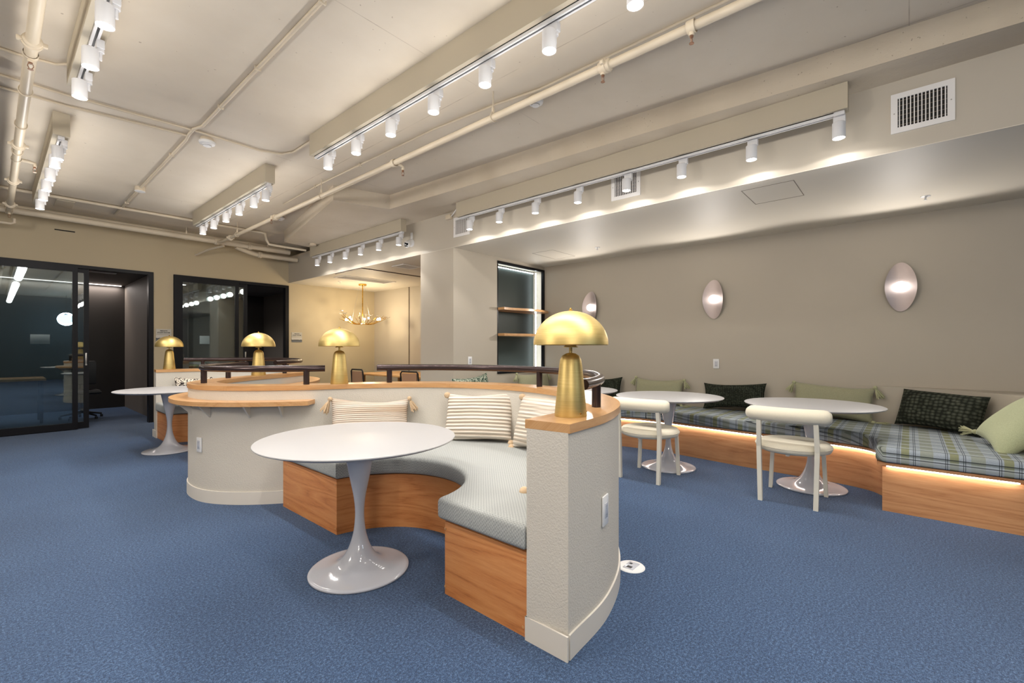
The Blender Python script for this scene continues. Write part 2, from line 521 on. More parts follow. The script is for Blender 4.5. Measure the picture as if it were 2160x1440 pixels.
# ---------------------------------------------------------------- room shell
SLAB = 3.20; YW = 9.50; XW = 5.95; SOF = 2.55; FX = 3.98; BB = 3.02
BK = -6.0; LX = -4.0
m = MB(); m.box(LX - .1, 6.3, BK - .1, 12.6, -0.10, 0.0)
struct(m.build('floor', 'carpet'))
m = MB(); m.box(LX - .1, 6.3, BK - .1, YW + .12, SLAB, SLAB + 0.15)
struct(m.build('ceiling', 'slab_paint'))
m = MB()
for x0, x1, z0, z1 in ((LX, -0.85, 0, SLAB), (-0.85, 1.79, 2.495, SLAB), (1.79, 2.06, 0, SLAB), (2.06, 3.985, 2.495, SLAB), (3.985, XW + .15, 0, SLAB)):
    m.box(x0, x1, YW, YW + 0.12, z0, z1)
struct(m.build('wall_left', 'wall_paint_left'))
m = MB(); m.box(XW, XW + 0.12, BK, YW, 0, SLAB); struct(m.build('wall_right', 'wall_paint'))
m = MB(); m.box(LX, XW, BK - 0.1, BK, 0, SLAB); struct(m.build('wall_back', 'teal_wall'))
m = MB(); m.box(LX - 0.1, LX, BK, YW, 0, SLAB); struct(m.build('wall_far', 'wall_paint'))
# fascia of the lowered ceiling and the column
m = MB(); m.box(FX, FX + .1, BK, YW, SOF + .004, BB + .02)
struct(m.build('wall_fascia', 'soffit_paint'))
m = MB(); m.box(FX + .0006, XW, BK, YW, SOF, SOF + .04)
struct(m.build('ceiling_lowered', 'lowered_paint'))
m = MB()
m.box(FX, 4.82, 4.49, 5.18, 0, SOF)
m.box(4.82, XW, 4.80, 5.18, 0, SOF)
m.box(4.82, XW, 4.49, 4.80, 0, 0.86); m.box(4.82, XW, 4.49, 4.80, 2.50, SOF)
struct(m.build('wall_column', 'wall_paint'))
# painted concrete beam with its drop panel (plan outline)
beam = [(3.80, -3.4), (3.715, -0.6), (3.56, 1.33), (3.375, 5.03), (2.74, 5.24), (3.26, 7.95), (FX, 8.05), (FX, -3.4)]
beam = [(4.0, BK)] + [(3.95, BK)] + beam[0:7] + [(FX, 8.05)]
bl = [(3.95, BK), (3.72, -0.6), (3.59, 1.33), (3.375, 5.03), (2.72, 5.24), (3.26, 7.95), (FX, 8.05), (FX, BK)]
m = MB(); m.prism(bl, BB, SLAB + .01)
struct(m.build('ceiling_beam', 'beam_paint'))
m = MB(); m.box(FX, XW, BK, YW, BB + .02, BB + .06); struct(m.build('ceiling_beam_infill', 'beam_paint'))

# long boxes that carry the tracks
BOXES = {1: (1.935, 2.035, -4.0, 4.17, 3.01, SLAB), 2: (1.92, 2.02, 5.16, 7.80, 3.01, SLAB),
         3: (0.338, 0.442, -4.0, 4.28, 3.01, SLAB), 4: (0.338, 0.442, 5.33, 8.15, 3.01, SLAB),
         5: (3.765, 3.85, 0.31, 4.20, 2.845, BB), 6: (3.72, 3.81, 5.28, 8.0, 2.855, BB)}
for k, b in BOXES.items():
    m = MB(); m.box(*b)
    struct(m.build('trim_%d' % k, 'box_paint'))

# ---------------------------------------------------------------- track lights
TL = {1: 'long ceiling box above the front booth', 2: 'short ceiling box before the far pipes', 3: 'ceiling box by the left ceiling pipe, near part',
      4: 'ceiling box by the left ceiling pipe, far part', 5: 'box along the lowered ceiling over the plaid bench', 6: 'box beside the security camera'}
for k, (x0, x1, y0, y1, z0, z1) in BOXES.items():
    xc = (x0 + x1) / 2
    tr_ = thing('light_track', 'white track rail under the ' + TL[k], 'light track', (xc, (y0 + y1) / 2, z0), 0, 'white light track rails')
    L = (y1 - y0) / 2 - 0.03
    m = MB(); m.box(-.018, -.006, -L, L, -.024, 0); m.box(.006, .018, -L, L, -.024, 0); m.box(-.018, .018, -L, L, -.006, 0)
    m.build('rail', 'white_metal', tr_)
    m = MB(); m.box(-.006, .006, -L, L, -.012, -.006); m.build('slot', 'slot_dark', tr_)
    m = MB(); m.rbox(-.021, .021, -L - .012, -L + .05, -.027, 0, .003); m.build('end_feed', 'white_metal', tr_)

def make_spot():
    t_ = thing('spotlight', 'x', 'spotlight', (0, 0, 0), 0, 'white cylinder track spotlights')
    m = MB(); m.rbox(.004, .040, -.035, .035, -.045, .006, .004); m.lathe([(.017, -.062), (.019, -.06), (.019, -.045)], 20, (.022, -.01, 0)); m.build('adapter', 'white_metal', t_)
    m = MB(); m.cyl((.024, -.01, -.06), (.024, -.01, -.105), .008, 12); m.cyl((.03, -.01, -.095), (-.01, -.01, -.095), .006, 10); m.build('stem', 'white_metal', t_)
    m = MB(); m.lathe([(.0, -.052), (.034, -.052), (.038, -.056), (.0385, -.158), (.0375, -.160), (.034, -.160), (.033, -.150), (.0, -.150)], 36, (-.018, 0, 0), close=False); hs = m.build('housing', 'white_metal', t_)
    m = MB(); m.lathe([(.0, -.1525), (.0325, -.1525)], 28, (-.018, 0, 0), close=False); m.build('lens', 'spot_lens', hs)
    return t_
ORD = ['end', 'second', 'third', 'fourth', 'fifth', 'sixth', 'seventh', 'eighth', 'ninth', 'tenth', 'eleventh', 'twelfth', 'thirteenth', 'fourteenth']
spot0 = make_spot(); used = False
SP = {1: [3.881, 3.41, 2.92, 2.42, 1.934, 1.452, 0.958, .47, -.02, -.5, -1.0, -1.6, -2.4],
      2: [7.404, 6.945, 6.46, 6.017, 5.554, 5.095][::-1] and [7.44, 6.97, 6.49, 6.03, 5.57, 5.23],
      3: [3.965, 3.494, 2.993, 2.50, 2.0, 1.5, 0.9, 0.2, -0.6, -1.5], 4: [7.501, 7.024, 6.575, 6.129, 5.669, 5.40],
      5: [3.985, 3.50, 2.98, 2.45, 1.93, 1.43, 0.90, 0.36], 6: [7.78, 7.33, 6.83, 6.37, 5.87, 5.37]}
SPX = {1: 1.945, 2: 1.925, 3: .372, 4: .368, 5: 3.755, 6: 3.735}
beam_l = bpy.data.lights.new('spot_beam', 'SPOT')
beam_l.energy = SPOT_W; beam_l.spot_size = math.radians(118); beam_l.spot_blend = 0.55; beam_l.shadow_soft_size = 0.03; beam_l.color = WARM
spill_l = bpy.data.lights.new('spot_spill', 'POINT')
spill_l.energy = SPOT_SPILL; spill_l.shadow_soft_size = 0.06; spill_l.color = WARM
spill2_l = spill_l.copy(); spill2_l.energy = 1.4
wash_l = bpy.data.lights.new('spot_beam_wash', 'SPOT')
wash_l.energy = 2.0; wash_l.spot_size = math.radians(163); wash_l.spot_blend = 0.12; wash_l.shadow_soft_size = 0.008; wash_l.color = (1, .95, .89)
narrow_l = beam_l.copy(); narrow_l.spot_size = math.radians(92); narrow_l.spot_blend = .5
FROM = {1: 'from the far end of the long box above the front booth', 2: 'from the far pipes on the short box', 3: 'from the far end of the near box by the ceiling pipe',
        4: 'from the glass doors on the far box by the ceiling pipe', 5: 'from the column over the plaid bench', 6: 'from the glass doors before the chandelier alcove'}
for k, ys in SP.items():
    x0, x1, y0, y1, z0, z1 = BOXES[k]
    for i, y in enumerate(ys):
        lab = 'white cylinder spotlight, ' + ('first' if i == 0 else ORD[i]) + ' ' + FROM[k]
        loc = ((x0 + x1) / 2, y, z0 - .024)
        if not used:
            o = spot0; o.location = loc; o['label'] = lab; used = True
        else:
            o = dup(spot0, loc, 0, lab)
        if k in (1, 3) and y < -1.2:
            pass
        for ld, dz in ((narrow_l if k in (5, 6) else beam_l, -.156), (wash_l if k in (5, 6) else None, -.172), (spill_l if k not in (5, 6) else spill2_l, -.33)):
            if ld is None: continue
            lo = bpy.data.objects.new(ld.name, ld); COL.objects.link(lo)
            lo.parent = o; lo.location = (-.018, 0, dz)

# ---------------------------------------------------------------- globe pendant behind the camera, plus two unseen warm globes added as fill
for i, (p, w, c) in enumerate(GLOBES):
    g = thing('globe_pendant', ['bluish white globe pendant before the teal wall', 'unseen warm globe added as fill light behind the camera by the side wall', 'unseen warm globe added as fill light beside the entrance wall'][i], 'pendant lamp', (p[0], p[1], p[2]), 0, 'globe pendants')
    m = MB(); m.lathe([(.001, -.17), (.09, -.155), (.17, -.10), (.21, -.03), (.215, .0), (.20, .06), (.15, .125), (.08, .16), (.001, .17)], 32, close=False)
    m.build('globe', 'globe_glow' if i == 0 else 'fill_globe_warm', g)
    m = MB(); m.lathe([(.06, .15), (.06, .19), (.01, .20)], 24, close=True); m.cyl((0, 0, .19), (0, 0, SLAB - p[2]), .006); m.build('cord', 'globe_rim', g)
    ld = bpy.data.lights.new('globe_light', 'POINT'); ld.energy = w; ld.color = c; ld.shadow_soft_size = 0.24
    lo = bpy.data.objects.new('globe_light', ld); COL.objects.link(lo); lo.parent = g

# ---------------------------------------------------------------- serpentine partition
half = [(1.50, 1.12), (1.86, 1.155), (2.22, 1.29), (2.53, 1.54), (2.75, 1.91), (2.83, 2.35), (2.77, 2.76), (2.58, 3.13), (2.32, 3.40), (2.03, 3.595),
        (1.72, 3.76), (1.42, 4.00), (1.245, 4.25), (1.20, 4.50)]
cl = half + [(x, 9.0 - y) for x, y in half[-2::-1]]
CL = catmull(cl, 10)
def strip_prism(mb, line, d0, d1, z0, z1, smooth=True, ucap=False):
    a = offs(line, d0); b = offs(line, d1); n = len(line)
    vs = [(x, y, z0) for x, y in a] + [(x, y, z0) for x, y in b] + [(x, y, z1) for x, y in a] + [(x, y, z1) for x, y in b]
    fs = []
    for i in range(n - 1):
        fs += [(i, i + 1, n + i + 1, n + i), (2 * n + i, 3 * n + i, 3 * n + i + 1, 2 * n + i + 1), (i, 2 * n + i, 2 * n + i + 1, i + 1), (n + i, n + i + 1, 3 * n + i + 1, 3 * n + i)]
    fs += [(0, n, 3 * n, 2 * n), (n - 1, 3 * n - 1, 4 * n - 1, 2 * n - 1)]
    mb.add(vs, fs, smooth); return mb
def strip_uv(o, line, d0, d1):
    me = o.data; uvl = me.uv_layers.new(name='UVMap'); n = len(line)
    s = [0.0]
    for i in range(1, n): s.append(s[-1] + math.hypot(line[i][0] - line[i - 1][0], line[i][1] - line[i - 1][1]))
    for lp in me.loops:
        vi = lp.vertex_index; k = vi % n; g = (vi // n) % 4
        uvl.data[lp.index].uv = (s[k], {0: 0.0, 1: .22, 2: .04, 3: .26}[g] + math.floor(s[k] / .9) * .37)
part = thing('serpentine_partition', 'low white stucco partition winding in an S through the room with oak capping', 'partition', (0, 0, 0))
m = strip_prism(MB(), CL, -.1, .1, 0, .90); m.build('wall_body', 'stucco', part)
m = strip_prism(MB(), CL, -.108, .108, .899, .936); o = m.build('oak_cap', 'cap_oak', part, sharp=30); strip_uv(o, CL, -.11, .11)
bb = MB()
strip_prism(bb, CL, -.109, -.1005, 0, .10); strip_prism(bb, CL, .1005, .109, 0, .10)
bb.box(1.491, 1.4995, 1.012, 1.228, 0, .10); bb.box(1.491, 1.4995, 9 - 1.228, 9 - 1.012, 0, .10)
bb.build('baseboard', 'baseboard_paint', part)

# handrails on the capping
def near_i(x, y): return min(range(len(CL)), key=lambda i: (CL[i][0] - x) ** 2 + (CL[i][1] - y) ** 2)
def rail(i0, i1, posts, label):
    t_ = thing('handrail', label, 'handrail', (CL[posts[0]][0], CL[posts[0]][1], .936), 0, 'dark handrails on the serpentine partition')
    ox, oy = CL[posts[0]]
    pts = [(x - ox, y - oy, 1.067 - .936) for x, y in CL[i0:i1 + 1]]
    m = MB(); m.tube(pts, .0265, 16); m.build('rail', 'rail_bronze', t_)
    for p in posts:
        m = MB(); m.cyl((CL[p][0] - ox, CL[p][1] - oy, 0), (CL[p][0] - ox, CL[p][1] - oy, .118), .0235, 16); m.build('post', 'rail_bronze', t_)
rail(near_i(1.84, 1.15), near_i(2.20, 3.49), [near_i(2.03, 1.20), near_i(2.80, 2.18), near_i(2.30, 3.41)], 'dark metal handrail curving round the front booth behind the largest lamp')
rail(near_i(1.84, 3.70), near_i(1.80, 5.27), [near_i(1.72, 3.76), near_i(1.25, 4.55), near_i(1.55, 5.13)], 'dark metal handrail on the U bend between the two middle lamps')
rail(near_i(2.16, 5.48), near_i(1.84, 9 - 1.15), [near_i(2.30, 5.59), near_i(2.80, 6.8), near_i(2.03, 7.80)], 'dark metal handrail round the far booth, between the two smallest lamps')

# oak counters hugging the outside of the partition bends
CZ = .822
def counter(pts, inner, label, br, sx):
    t_ = thing('wall_counter', label, 'counter shelf', (0, 0, 0))
    poly = pts + inner[::-1]
    m = MB(); m.prism(poly, CZ - .034, CZ, True); m.build('top', 'counter_oak', t_, sharp=25)
    for (x, y, dx, dy) in br:
        m = MB(); L = math.hypot(dx, dy); dx /= L; dy /= L; w = .012; px, py = -dy * w / 2, dx * w / 2; e = .105
        vs = [(x + px, y + py, CZ - .034), (x + dx * e + px, y + dy * e + py, CZ - .034), (x + px, y + py, CZ - .14),
              (x - px, y - py, CZ - .034), (x + dx * e - px, y + dy * e - py, CZ - .034), (x - px, y - py, CZ - .14)]
        m.add(vs, [(0, 1, 2), (5, 4, 3), (0, 3, 4, 1), (1, 4, 5, 2), (2, 5, 3, 0)], False)
        m.build('bracket', 'baseboard_paint', t_)
i0, i1 = near_i(1.80, 3.72), near_i(1.80, 9 - 3.72)
# which side faces -X at the U bend
sd = 1 if offs(CL, .1)[near_i(1.2, 4.5)][0] < CL[near_i(1.2, 4.5)][0] else -1
inn = offs(CL, .098 * sd)[i0:i1 + 1]
O = offs(CL, .235 * sd)[i0 + 1:i1]
BR = []
for q in (near_i(1.60, 3.86), near_i(1.42, 4.0), near_i(1.25, 4.25), near_i(1.2, 4.5), near_i(1.25, 4.8)):
    nx, ny = normals2(CL)[q]; BR.append((CL[q][0] + nx * .1 * sd, CL[q][1] + ny * .1 * sd, nx * sd, ny * sd))
counter(O, inn, 'oak counter shelf on brackets round the outside of the U bend', BR, -1)
j0, j1 = near_i(2.12, 5.46), near_i(2.80, 6.9)
inn2 = offs(CL, -.098 * sd)[j0:j1 + 1]
O2 = offs(CL, -.235 * sd)[j0 + 1:j1]
BR2 = []
for q in (near_i(2.60, 5.9), near_i(2.8, 6.4)):
    nx, ny = normals2(CL)[q]; BR2.append((CL[q][0] - nx * .1 * sd, CL[q][1] - ny * .1 * sd, -nx * sd, -ny * sd))
counter(O2, inn2, 'oak counter shelf outside the far booth, seen behind the second lamp', BR2, 1)

# ---------------------------------------------------------------- booth benches (front booth and its mirror at the far end)
def booth(mir, lab_b, lab_c):
    inner = offs(CL, -.1 * sd) if False else None
    ins = offs(CL, .1 * sd); N = len(CL)
    a0, a1 = 1, near_i(1.62, 3.82)
    seg = [p for p in ins[a0:a1 + 1]]
    seg = [p for p in seg if p[0] > 1.5 and p[1] < 3.70]
    cx, cy, R_ = 1.44, 2.31, .55
    arc = [(cx + R_ * math.cos(a), cy + R_ * math.sin(a)) for a in [math.radians(83 - k * 166 / 28) for k in range(29)]]
    yend = seg[-1][1]
    wood_p = [(1.505, 1.225)] + [(x - .0, y) for x, y in inset_line(seg, .004)] + [(1.505, yend - .01)] + arc
    arc2 = [(cx + (R_ - .03) * math.cos(a), cy + (R_ - .03) * math.sin(a)) for a in [math.radians(85 - k * 170 / 28) for k in range(29)]]
    wood_p = clean(wood_p); cush = None
    cush = [(1.485, 1.225)] + inset_line(seg, .004) + [(1.485, yend - .015)] + arc2
    cush = clean(cush)
    if mir:
        wood_p = [(x, 9 - y) for x, y in wood_p]; cush = [(x, 9 - y) for x, y in cush]
    t_ = thing('booth_bench', lab_b, 'bench', (0, 0, 0), 0, 'curved oak booth benches')
    m = MB(); m.prism(wood_p, 0.0, .365, False); m.build('base', 'bench_oak', t_, sharp=25)
    m = MB()
    for yy in (1.25, 1.76, 2.87, 3.6):
        for zz in (.04, .33):
            y_ = 9 - yy if mir else yy
            m.cyl((1.5035, y_, zz), (1.506, y_, zz), .006, 10)
    m.build('screw_caps', 'counter_oak', t_)
    m = MB(); soft_prism(m, cush, .372, .490, .028, 4)
    tag(m.build('seat_cushion', 'grey_weave', sharp=60), lab_c, 'seat cushion', 'grey woven booth cushions')
def inset_line(seg, d):
    # move the points a little off the wall face, towards the booth centre
    cx, cy = 1.53, 2.38
    out = []
    for x, y in seg:
        L = math.hypot(x - cx, y - cy); out.append((x - (x - cx) / L * d, y - (y - cy) / L * d))
    return out
booth(False, 'curved oak booth bench in the front booth beside the big white table', 'grey woven seat cushion on the front booth bench')
booth(True, 'curved oak booth bench in the far booth near the glass doors', 'grey woven seat cushion on the far booth bench near the glass doors')

# ---------------------------------------------------------------- brass dome lamps
def make_lamp(loc, label, rz=0):
    t_ = thing('table_lamp', label, 'table lamp', loc, rz, 'brass dome lamps on the partition')
    m = MB(); m.lathe([(.001, .0), (.071, .0), (.072, .004), (.060, .13), (.051, .225), (.047, .25), (.038, .268), (.022, .278), (.009, .281), (.001, .281)], 56, close=False); lbase = m.build('base', 'brass', t_)
    m = MB(); m.cyl((0, 0, .278), (0, 0, .318), .0075, 16); m.lathe([(.0, .305), (.032, .305), (.033, .308), (.026, .311), (.026, .345), (.0, .345)], 32, close=False); m.build('neck', 'brass', t_)
    R1 = .165; pr = []
    for k in range(19):
        a = PI / 2 * k / 18
        pr.append((R1 * math.cos(a) + .0005, .318 + .150 * math.sin(a)))
    pr2 = [(max(r - .003, .0005), z - .003) for r, z in pr[::-1]]
    m = MB(); m.lathe(pr + pr2 + [pr[0]], 72, close=False); sh = m.build('lamp_shade', 'brass', t_, sharp=50)
    m = MB(); m.lathe([(.001, .466), (.010, .466), (.010, .470), (.006, .474), (.006, .478), (.001, .482)], 16, close=False); m.build('finial', 'brass_dark', sh)
    m = MB()
    for a in (-1.9, -.75): m.lathe([(.0, 0), (.004, 0), (.004, .004), (.002, .007), (.0, .007)], 10, m=Matrix.Rotation(a, 4, 'Z') @ Matrix.Translation((.068, 0, .018)) @ Matrix.Rotation(PI / 2, 4, 'Y'), close=False)
    m.build('screws', 'brass_dark', lbase)
    return t_
lamp = make_lamp((1.705, 1.140, .936), 'largest brass dome lamp, on the end of the partition in front')
dup(lamp, (1.945, 3.64, .936), 1.2, 'brass dome lamp on the partition in front of the chandelier')
dup(lamp, (1.945, 5.41, .936), 2.5, 'brass dome lamp in front of the second glass door')
dup(lamp, (1.66, 7.87, .936), .6, 'smallest brass dome lamp, over the far booth near the open glass door')

# ---------------------------------------------------------------- tulip tables
def make_table(loc, label):
    t_ = thing('tulip_table', label, 'table', loc, 0, 'white round tulip tables')
    m = MB(); m.lathe([(.001, .712), (.44, .712), (.50, .720), (.526, .730), (.530, .734), (.529, .738), (.524, .740), (.001, .740)], 96, close=False); m.build('tabletop', 'white_satin', t_, sharp=40)
    prof = [(.001, .0), (.262, .0), (.268, .004), (.268, .010), (.262, .015), (.225, .019), (.180, .027), (.140, .039), (.106, .060), (.080, .090), (.058, .132), (.042, .178), (.031, .228), (.0245, .30), (.0265, .36), (.034, .42), (.046, .48), (.060, .55), (.073, .62), (.085, .68), (.092, .712), (.001, .712)]
    q = catmull(prof[4:-1], 3)
    m = MB(); m.lathe(prof[:4] + q + [(.001, .712)], 72, close=False); m.build('pedestal', 'white_gloss', t_, sharp=50)
    return t_
tb = make_table((1.36, 2.32, 0), 'big white round tulip table in the front booth')
dup(tb, (1.42, 6.72, 0), 0, 'white round tulip table at the far booth before the open glass door')
dup(tb, (4.64, 1.89, 0), 0, 'white round tulip table with a chair, beside the corner of the partition')
dup(tb, (4.81, .66, 0), 0, 'white round tulip table next to the bench corner with the dark cable-knit pillow')
dup(tb, (4.60, 3.05, 0), 0, 'white round tulip table mostly hidden behind the curved handrail')

# ---------------------------------------------------------------- chairs
def make_chair(loc, rz, label):
    """faces local +X; backrest bolster on the -X side"""
    t_ = thing('bistro_chair', label, 'chair', loc, rz, 'cream upholstered chairs')
    m = MB(); m.lathe([(.001, .395), (.235, .395), (.262, .405), (.272, .425), (.274, .438), (.274, .441), (.270, .452), (.255, .468), (.23, .475), (.001, .477)], 56, close=False); seat_o = m.build('seat', 'cream_velvet', t_, sharp=80)
    m = MB(); ring = [(.2745 * math.cos(a), .2745 * math.sin(a), .44) for a in [2 * PI * k / 48 for k in range(49)]]; m.tube(ring, .0028, 6, cap=False); m.build('piping', 'cream_velvet', seat_o)
    pts = []; rr = []
    for k in range(25):
        u = -1 + 2 * k / 24
        pts.append((-.268 + .05 * u * u, .285 * u, .708)); rr.append(.060 * (1 - max(0, abs(u) - .86) ** 2 * 22) if abs(u) > .86 else .060)
    rr[0] = rr[-1] = .038
    m = MB(); m.tube(pts, rr, 24); m.build('backrest', 'cream_velvet', t_, sharp=80)
    w = .016
    for sy in (-1, 1):
        # rear legs run up to the bolster
        m = MB()
        for (a, b) in (((-.235, .19 * sy, 0), (-.235, .20 * sy, .45)), ((-.235, .20 * sy, .44), (-.262, .195 * sy, .66))):
            a = Vector(a); b = Vector(b)
            vs = [(p.x + dx * w, p.y + dy * w, p.z) for p in (a, b) for dx, dy in ((-1, -1), (1, -1), (1, 1), (-1, 1))]
            m.add(vs, [(3, 2, 1, 0), (4, 5, 6, 7), (0, 1, 5, 4), (1, 2, 6, 5), (2, 3, 7, 6), (3, 0, 4, 7)], False)
        m.build('leg', 'cream_metal', t_)
        m = MB(); a = Vector((.205, .205 * sy, 0)); b = Vector((.20, .185 * sy, .41))
        vs = [(p.x + dx * w * .9, p.y + dy * w * .9, p.z) for p in (a, b) for dx, dy in ((-1, -1), (1, -1), (1, 1), (-1, 1))]
        m.add(vs, [(3, 2, 1, 0), (4, 5, 6, 7), (0, 1, 5, 4), (1, 2, 6, 5), (2, 3, 7, 6), (3, 0, 4, 7)], False)
        m.build('leg', 'cream_metal', t_)
    m = MB(); m.box(-.23, .20, -.012, .012, .382, .398); m.box(-.012, .012, -.2, .2, .382, .398); m.build('seat_frame', 'cream_metal', t_)
    return t_
ch = make_chair((4.21, 1.90, 0), 0, 'cream upholstered chair partly behind the end of the stucco partition')
dup(ch, (4.365, .725, 0), 0, 'cream upholstered chair standing free before the bench, at the table by the corner')

# ---------------------------------------------------------------- long plaid bench
ff = [(4.05, 3.95), (4.45, 3.80), (4.80, 3.52), (5.08, 3.15), (5.24, 2.73), (5.29, 2.25), (5.25, 1.75), (5.18, 1.25), (5.14, .85), (5.12, .50), (5.08, .30), (4.98, .175)]
ff = [(4.00, 3.98), (4.40, 3.86), (4.78, 3.60), (5.07, 3.20), (5.23, 2.73), (5.27, 2.25), (5.22, 1.75), (5.16, 1.25), (5.13, .85), (5.10, .50), (5.03, .27), (4.90, .158)]
FFc = catmull(ff, 6)
bk = catmull([(XW - .005, .42), (5.90, .18), (5.86, -.02), (5.79, -.27), (5.62, -.50), (5.30, -.68), (4.9, -.76), (4.45, -.79)], 8)
bkin = [(x - .006 if x > 5.5 else x, y + .012) for x, y in bk[3:-1]][::-1]
back = bkin + [(XW - .01, .45), (XW - .01, 4.48), (FX + .02, 4.48)]
base_p = FFc + [(4.475, .155), (4.475, -.775)] + back
bench = thing('banquette_bench', 'long oak bench curving along the wall under plaid cushions', 'bench', (0, 0, 0))
m = MB(); m.prism(base_p, 0, .335, True); m.build('base', 'bench_oak_light', bench, sharp=25)
sub = inset(base_p, .0)
nose = [(x - .035, y) for x, y in FFc[:-6]]
FN = offs(FFc, .04) if offs(FFc, .04)[30][0] < FFc[30][0] else offs(FFc, -.04)
FN = [p for p in FN if p[1] > .20]
plat = FN + [(4.435, .185), (4.435, -.775)] + back
m = MB(); m.prism(plat, .352, .374, True); m.build('platform', 'bench_oak_light', bench, sharp=25)
core = inset(base_p, .06)
m = MB(); m.prism([(x + .02, y) for x, y in FFc] + [(4.53, .12), (4.53, -.77)] + back[1:], .334, .353, True); m.build('riser', 'bench_oak_light', bench)
# LED under the platform
LN = offs(FFc, .018) if offs(FFc, .018)[30][0] < FFc[30][0] else offs(FFc, -.018)
LN = [p for p in LN if p[1] > .18]
m = MB(); strip_prism(m, LN, -.006, .006, .342, .350); m.build('led_strip', 'led_strip', bench)
m = MB(); m.box(4.449, 4.461, -.55, .13, .342, .350); m.build('led_strip', 'led_strip', bench)
# cushions
def fr(y): # front x at y
    return min(FN, key=lambda p: abs(p[1] - y))[0]
def sect(y0, y1, extra=[]):
    f_ = [p for p in FN if y0 <= p[1] <= y1 and p[0] > 4.9]
    return [(fr(y1), y1)] + f_ + [(fr(y0), y0)]
cA = [(p[0] - .012, p[1]) for p in FN if p[1] > .735 and p[1] < 2.4]
cA = [(cA[0][0], 2.4)] + cA + [(cA[-1][0], .735)] + [(XW - .02, .735), (XW - .02, 2.4)]
cB = [(p[0] - .012, p[1]) for p in FN if p[1] < .725 and p[1] > .24]
cB = [(cB[0][0], .725)] + cB + [(4.80, .19), (4.47, .195), (4.415, .15), (4.415, -.77)] + [(x - .012, y + .01) for x, y in bkin[2:]] + [(XW - .02, .47), (XW - .02, .725)]
cB = clean(cB)
cC = [(p[0] - .012, p[1] - .0) for p in FN if p[1] > 2.41]
cC = cC + [(cC[-1][0], 2.41), (XW - .02, 2.41), (XW - .02, 4.47), (FX + .03, 4.47)]
for poly, lab in ((cC, 'plaid seat cushion at the far end of the long bench, under the lit niche'), (cA, 'plaid seat cushion on the straight middle of the long bench'), (cB, 'plaid seat cushion wrapping the projecting corner of the long bench')):
    m = MB(); soft_prism(m, poly, .376, .490, .026, 4)
    tag(m.build('seat_cushion', 'plaid', sharp=60), lab, 'seat cushion', 'plaid bench cushions')
# curved backrest ledge at the corner
m = MB(); m.prism(bk + [(4.45, -1.0), (XW - .005, -1.0)], .0, .852, True)
tag(m.build('curved_backrest', 'wall_paint', sharp=30), 'beige curved half-height backrest wall closing the corner of the plaid bench', 'backrest')

# ---------------------------------------------------------------- pillows
def pillow_mb(w, h, tk, nx=28, nz=18, pinch=.06, seed=0, lump=.004, ribs=None):
    rd = random.Random(seed); m = MB(); ph = [rd.uniform(0, 6) for _ in range(6)]
    V = {}
    vs = []; fs = []
    def P_(i, j, s):
        u = -1 + 2 * i / nx; v_ = -1 + 2 * j / nz
        x = u * w / 2 * (1 - pinch * (1 - v_ * v_) * u * u * .6); z = v_ * h / 2 * (1 - pinch * 1.8 * (1 - u * u) * v_ * v_)
        th = tk / 2 * (max(0, 1 - abs(u) ** 3.2) ** .55) * (max(0, 1 - abs(v_) ** 3.0) ** .55)
        th += lump * math.sin(3 * u + ph[0]) * math.cos(4 * v_ + ph[1]) * (1 - u * u) * (1 - v_ * v_)
        if ribs: th += ribs[1] * math.sin(2 * PI * (z + .004 * math.sin(4 * u + ph[2])) / ribs[0]) * min(1, 6 * (1 - abs(u))) * min(1, 6 * (1 - abs(v_)))
        z += .008 * math.sin(2.3 * u + ph[3]) * abs(v_)
        return (x, s * th, z + h / 2)
    idx = {}
    for s in (-1, 1):
        for j in range(nz + 1):
            for i in range(nx + 1):
                edge = i in (0, nx) or j in (0, nz)
                if edge and (i, j, 0) in idx: idx[(i, j, s)] = idx[(i, j, 0)]; continue
                p = P_(i, j, 0 if edge else s); vs.append(p); idx[(i, j, s)] = len(vs) - 1
                if edge: idx[(i, j, 0)] = len(vs) - 1
    for s in (-1, 1):
        for j in range(nz):
            for i in range(nx):
                q = (idx[(i, j, s)], idx[(i + 1, j, s)], idx[(i + 1, j + 1, s)], idx[(i, j + 1, s)])
                fs.append(q if s < 0 else q[::-1])
    m.add(vs, fs); return m
def tassel_mb(kind='tassel', seed=1):
    rd = random.Random(seed); m = MB()
    if kind == 'pom':
        m.lathe([(.001, -.026), (.018, -.022), (.027, -.008), (.028, .004), (.022, .017), (.010, .024), (.001, .026)], 14, (0, 0, -.015), close=False)
        return m
    m.lathe([(.001, -.012), (.010, -.010), (.014, .0), (.010, .010), (.001, .013)], 12, close=False)
    for k in range(26):
        a = rd.uniform(0, 2 * PI); r = rd.uniform(.2, 1); L = rd.uniform(.065, .085)
        m.tube([(0, 0, -.006), (.012 * r * math.cos(a), .012 * r * math.sin(a), -.03), (.028 * r * math.cos(a + .3), .028 * r * math.sin(a + .3), -L)], .0027, 5)
    return m
TAS = {k: tassel_mb(k).build('tassel', 'tassel_beige').data for k in ('tassel', 'pom')}
for o in [o for o in COL.objects if o.name.startswith('tassel')]: bpy.data.objects.remove(o)
TAS2 = TAS['tassel'].copy(); TAS2.materials.clear(); TAS2.materials.append(MATS['tassel_sage'])
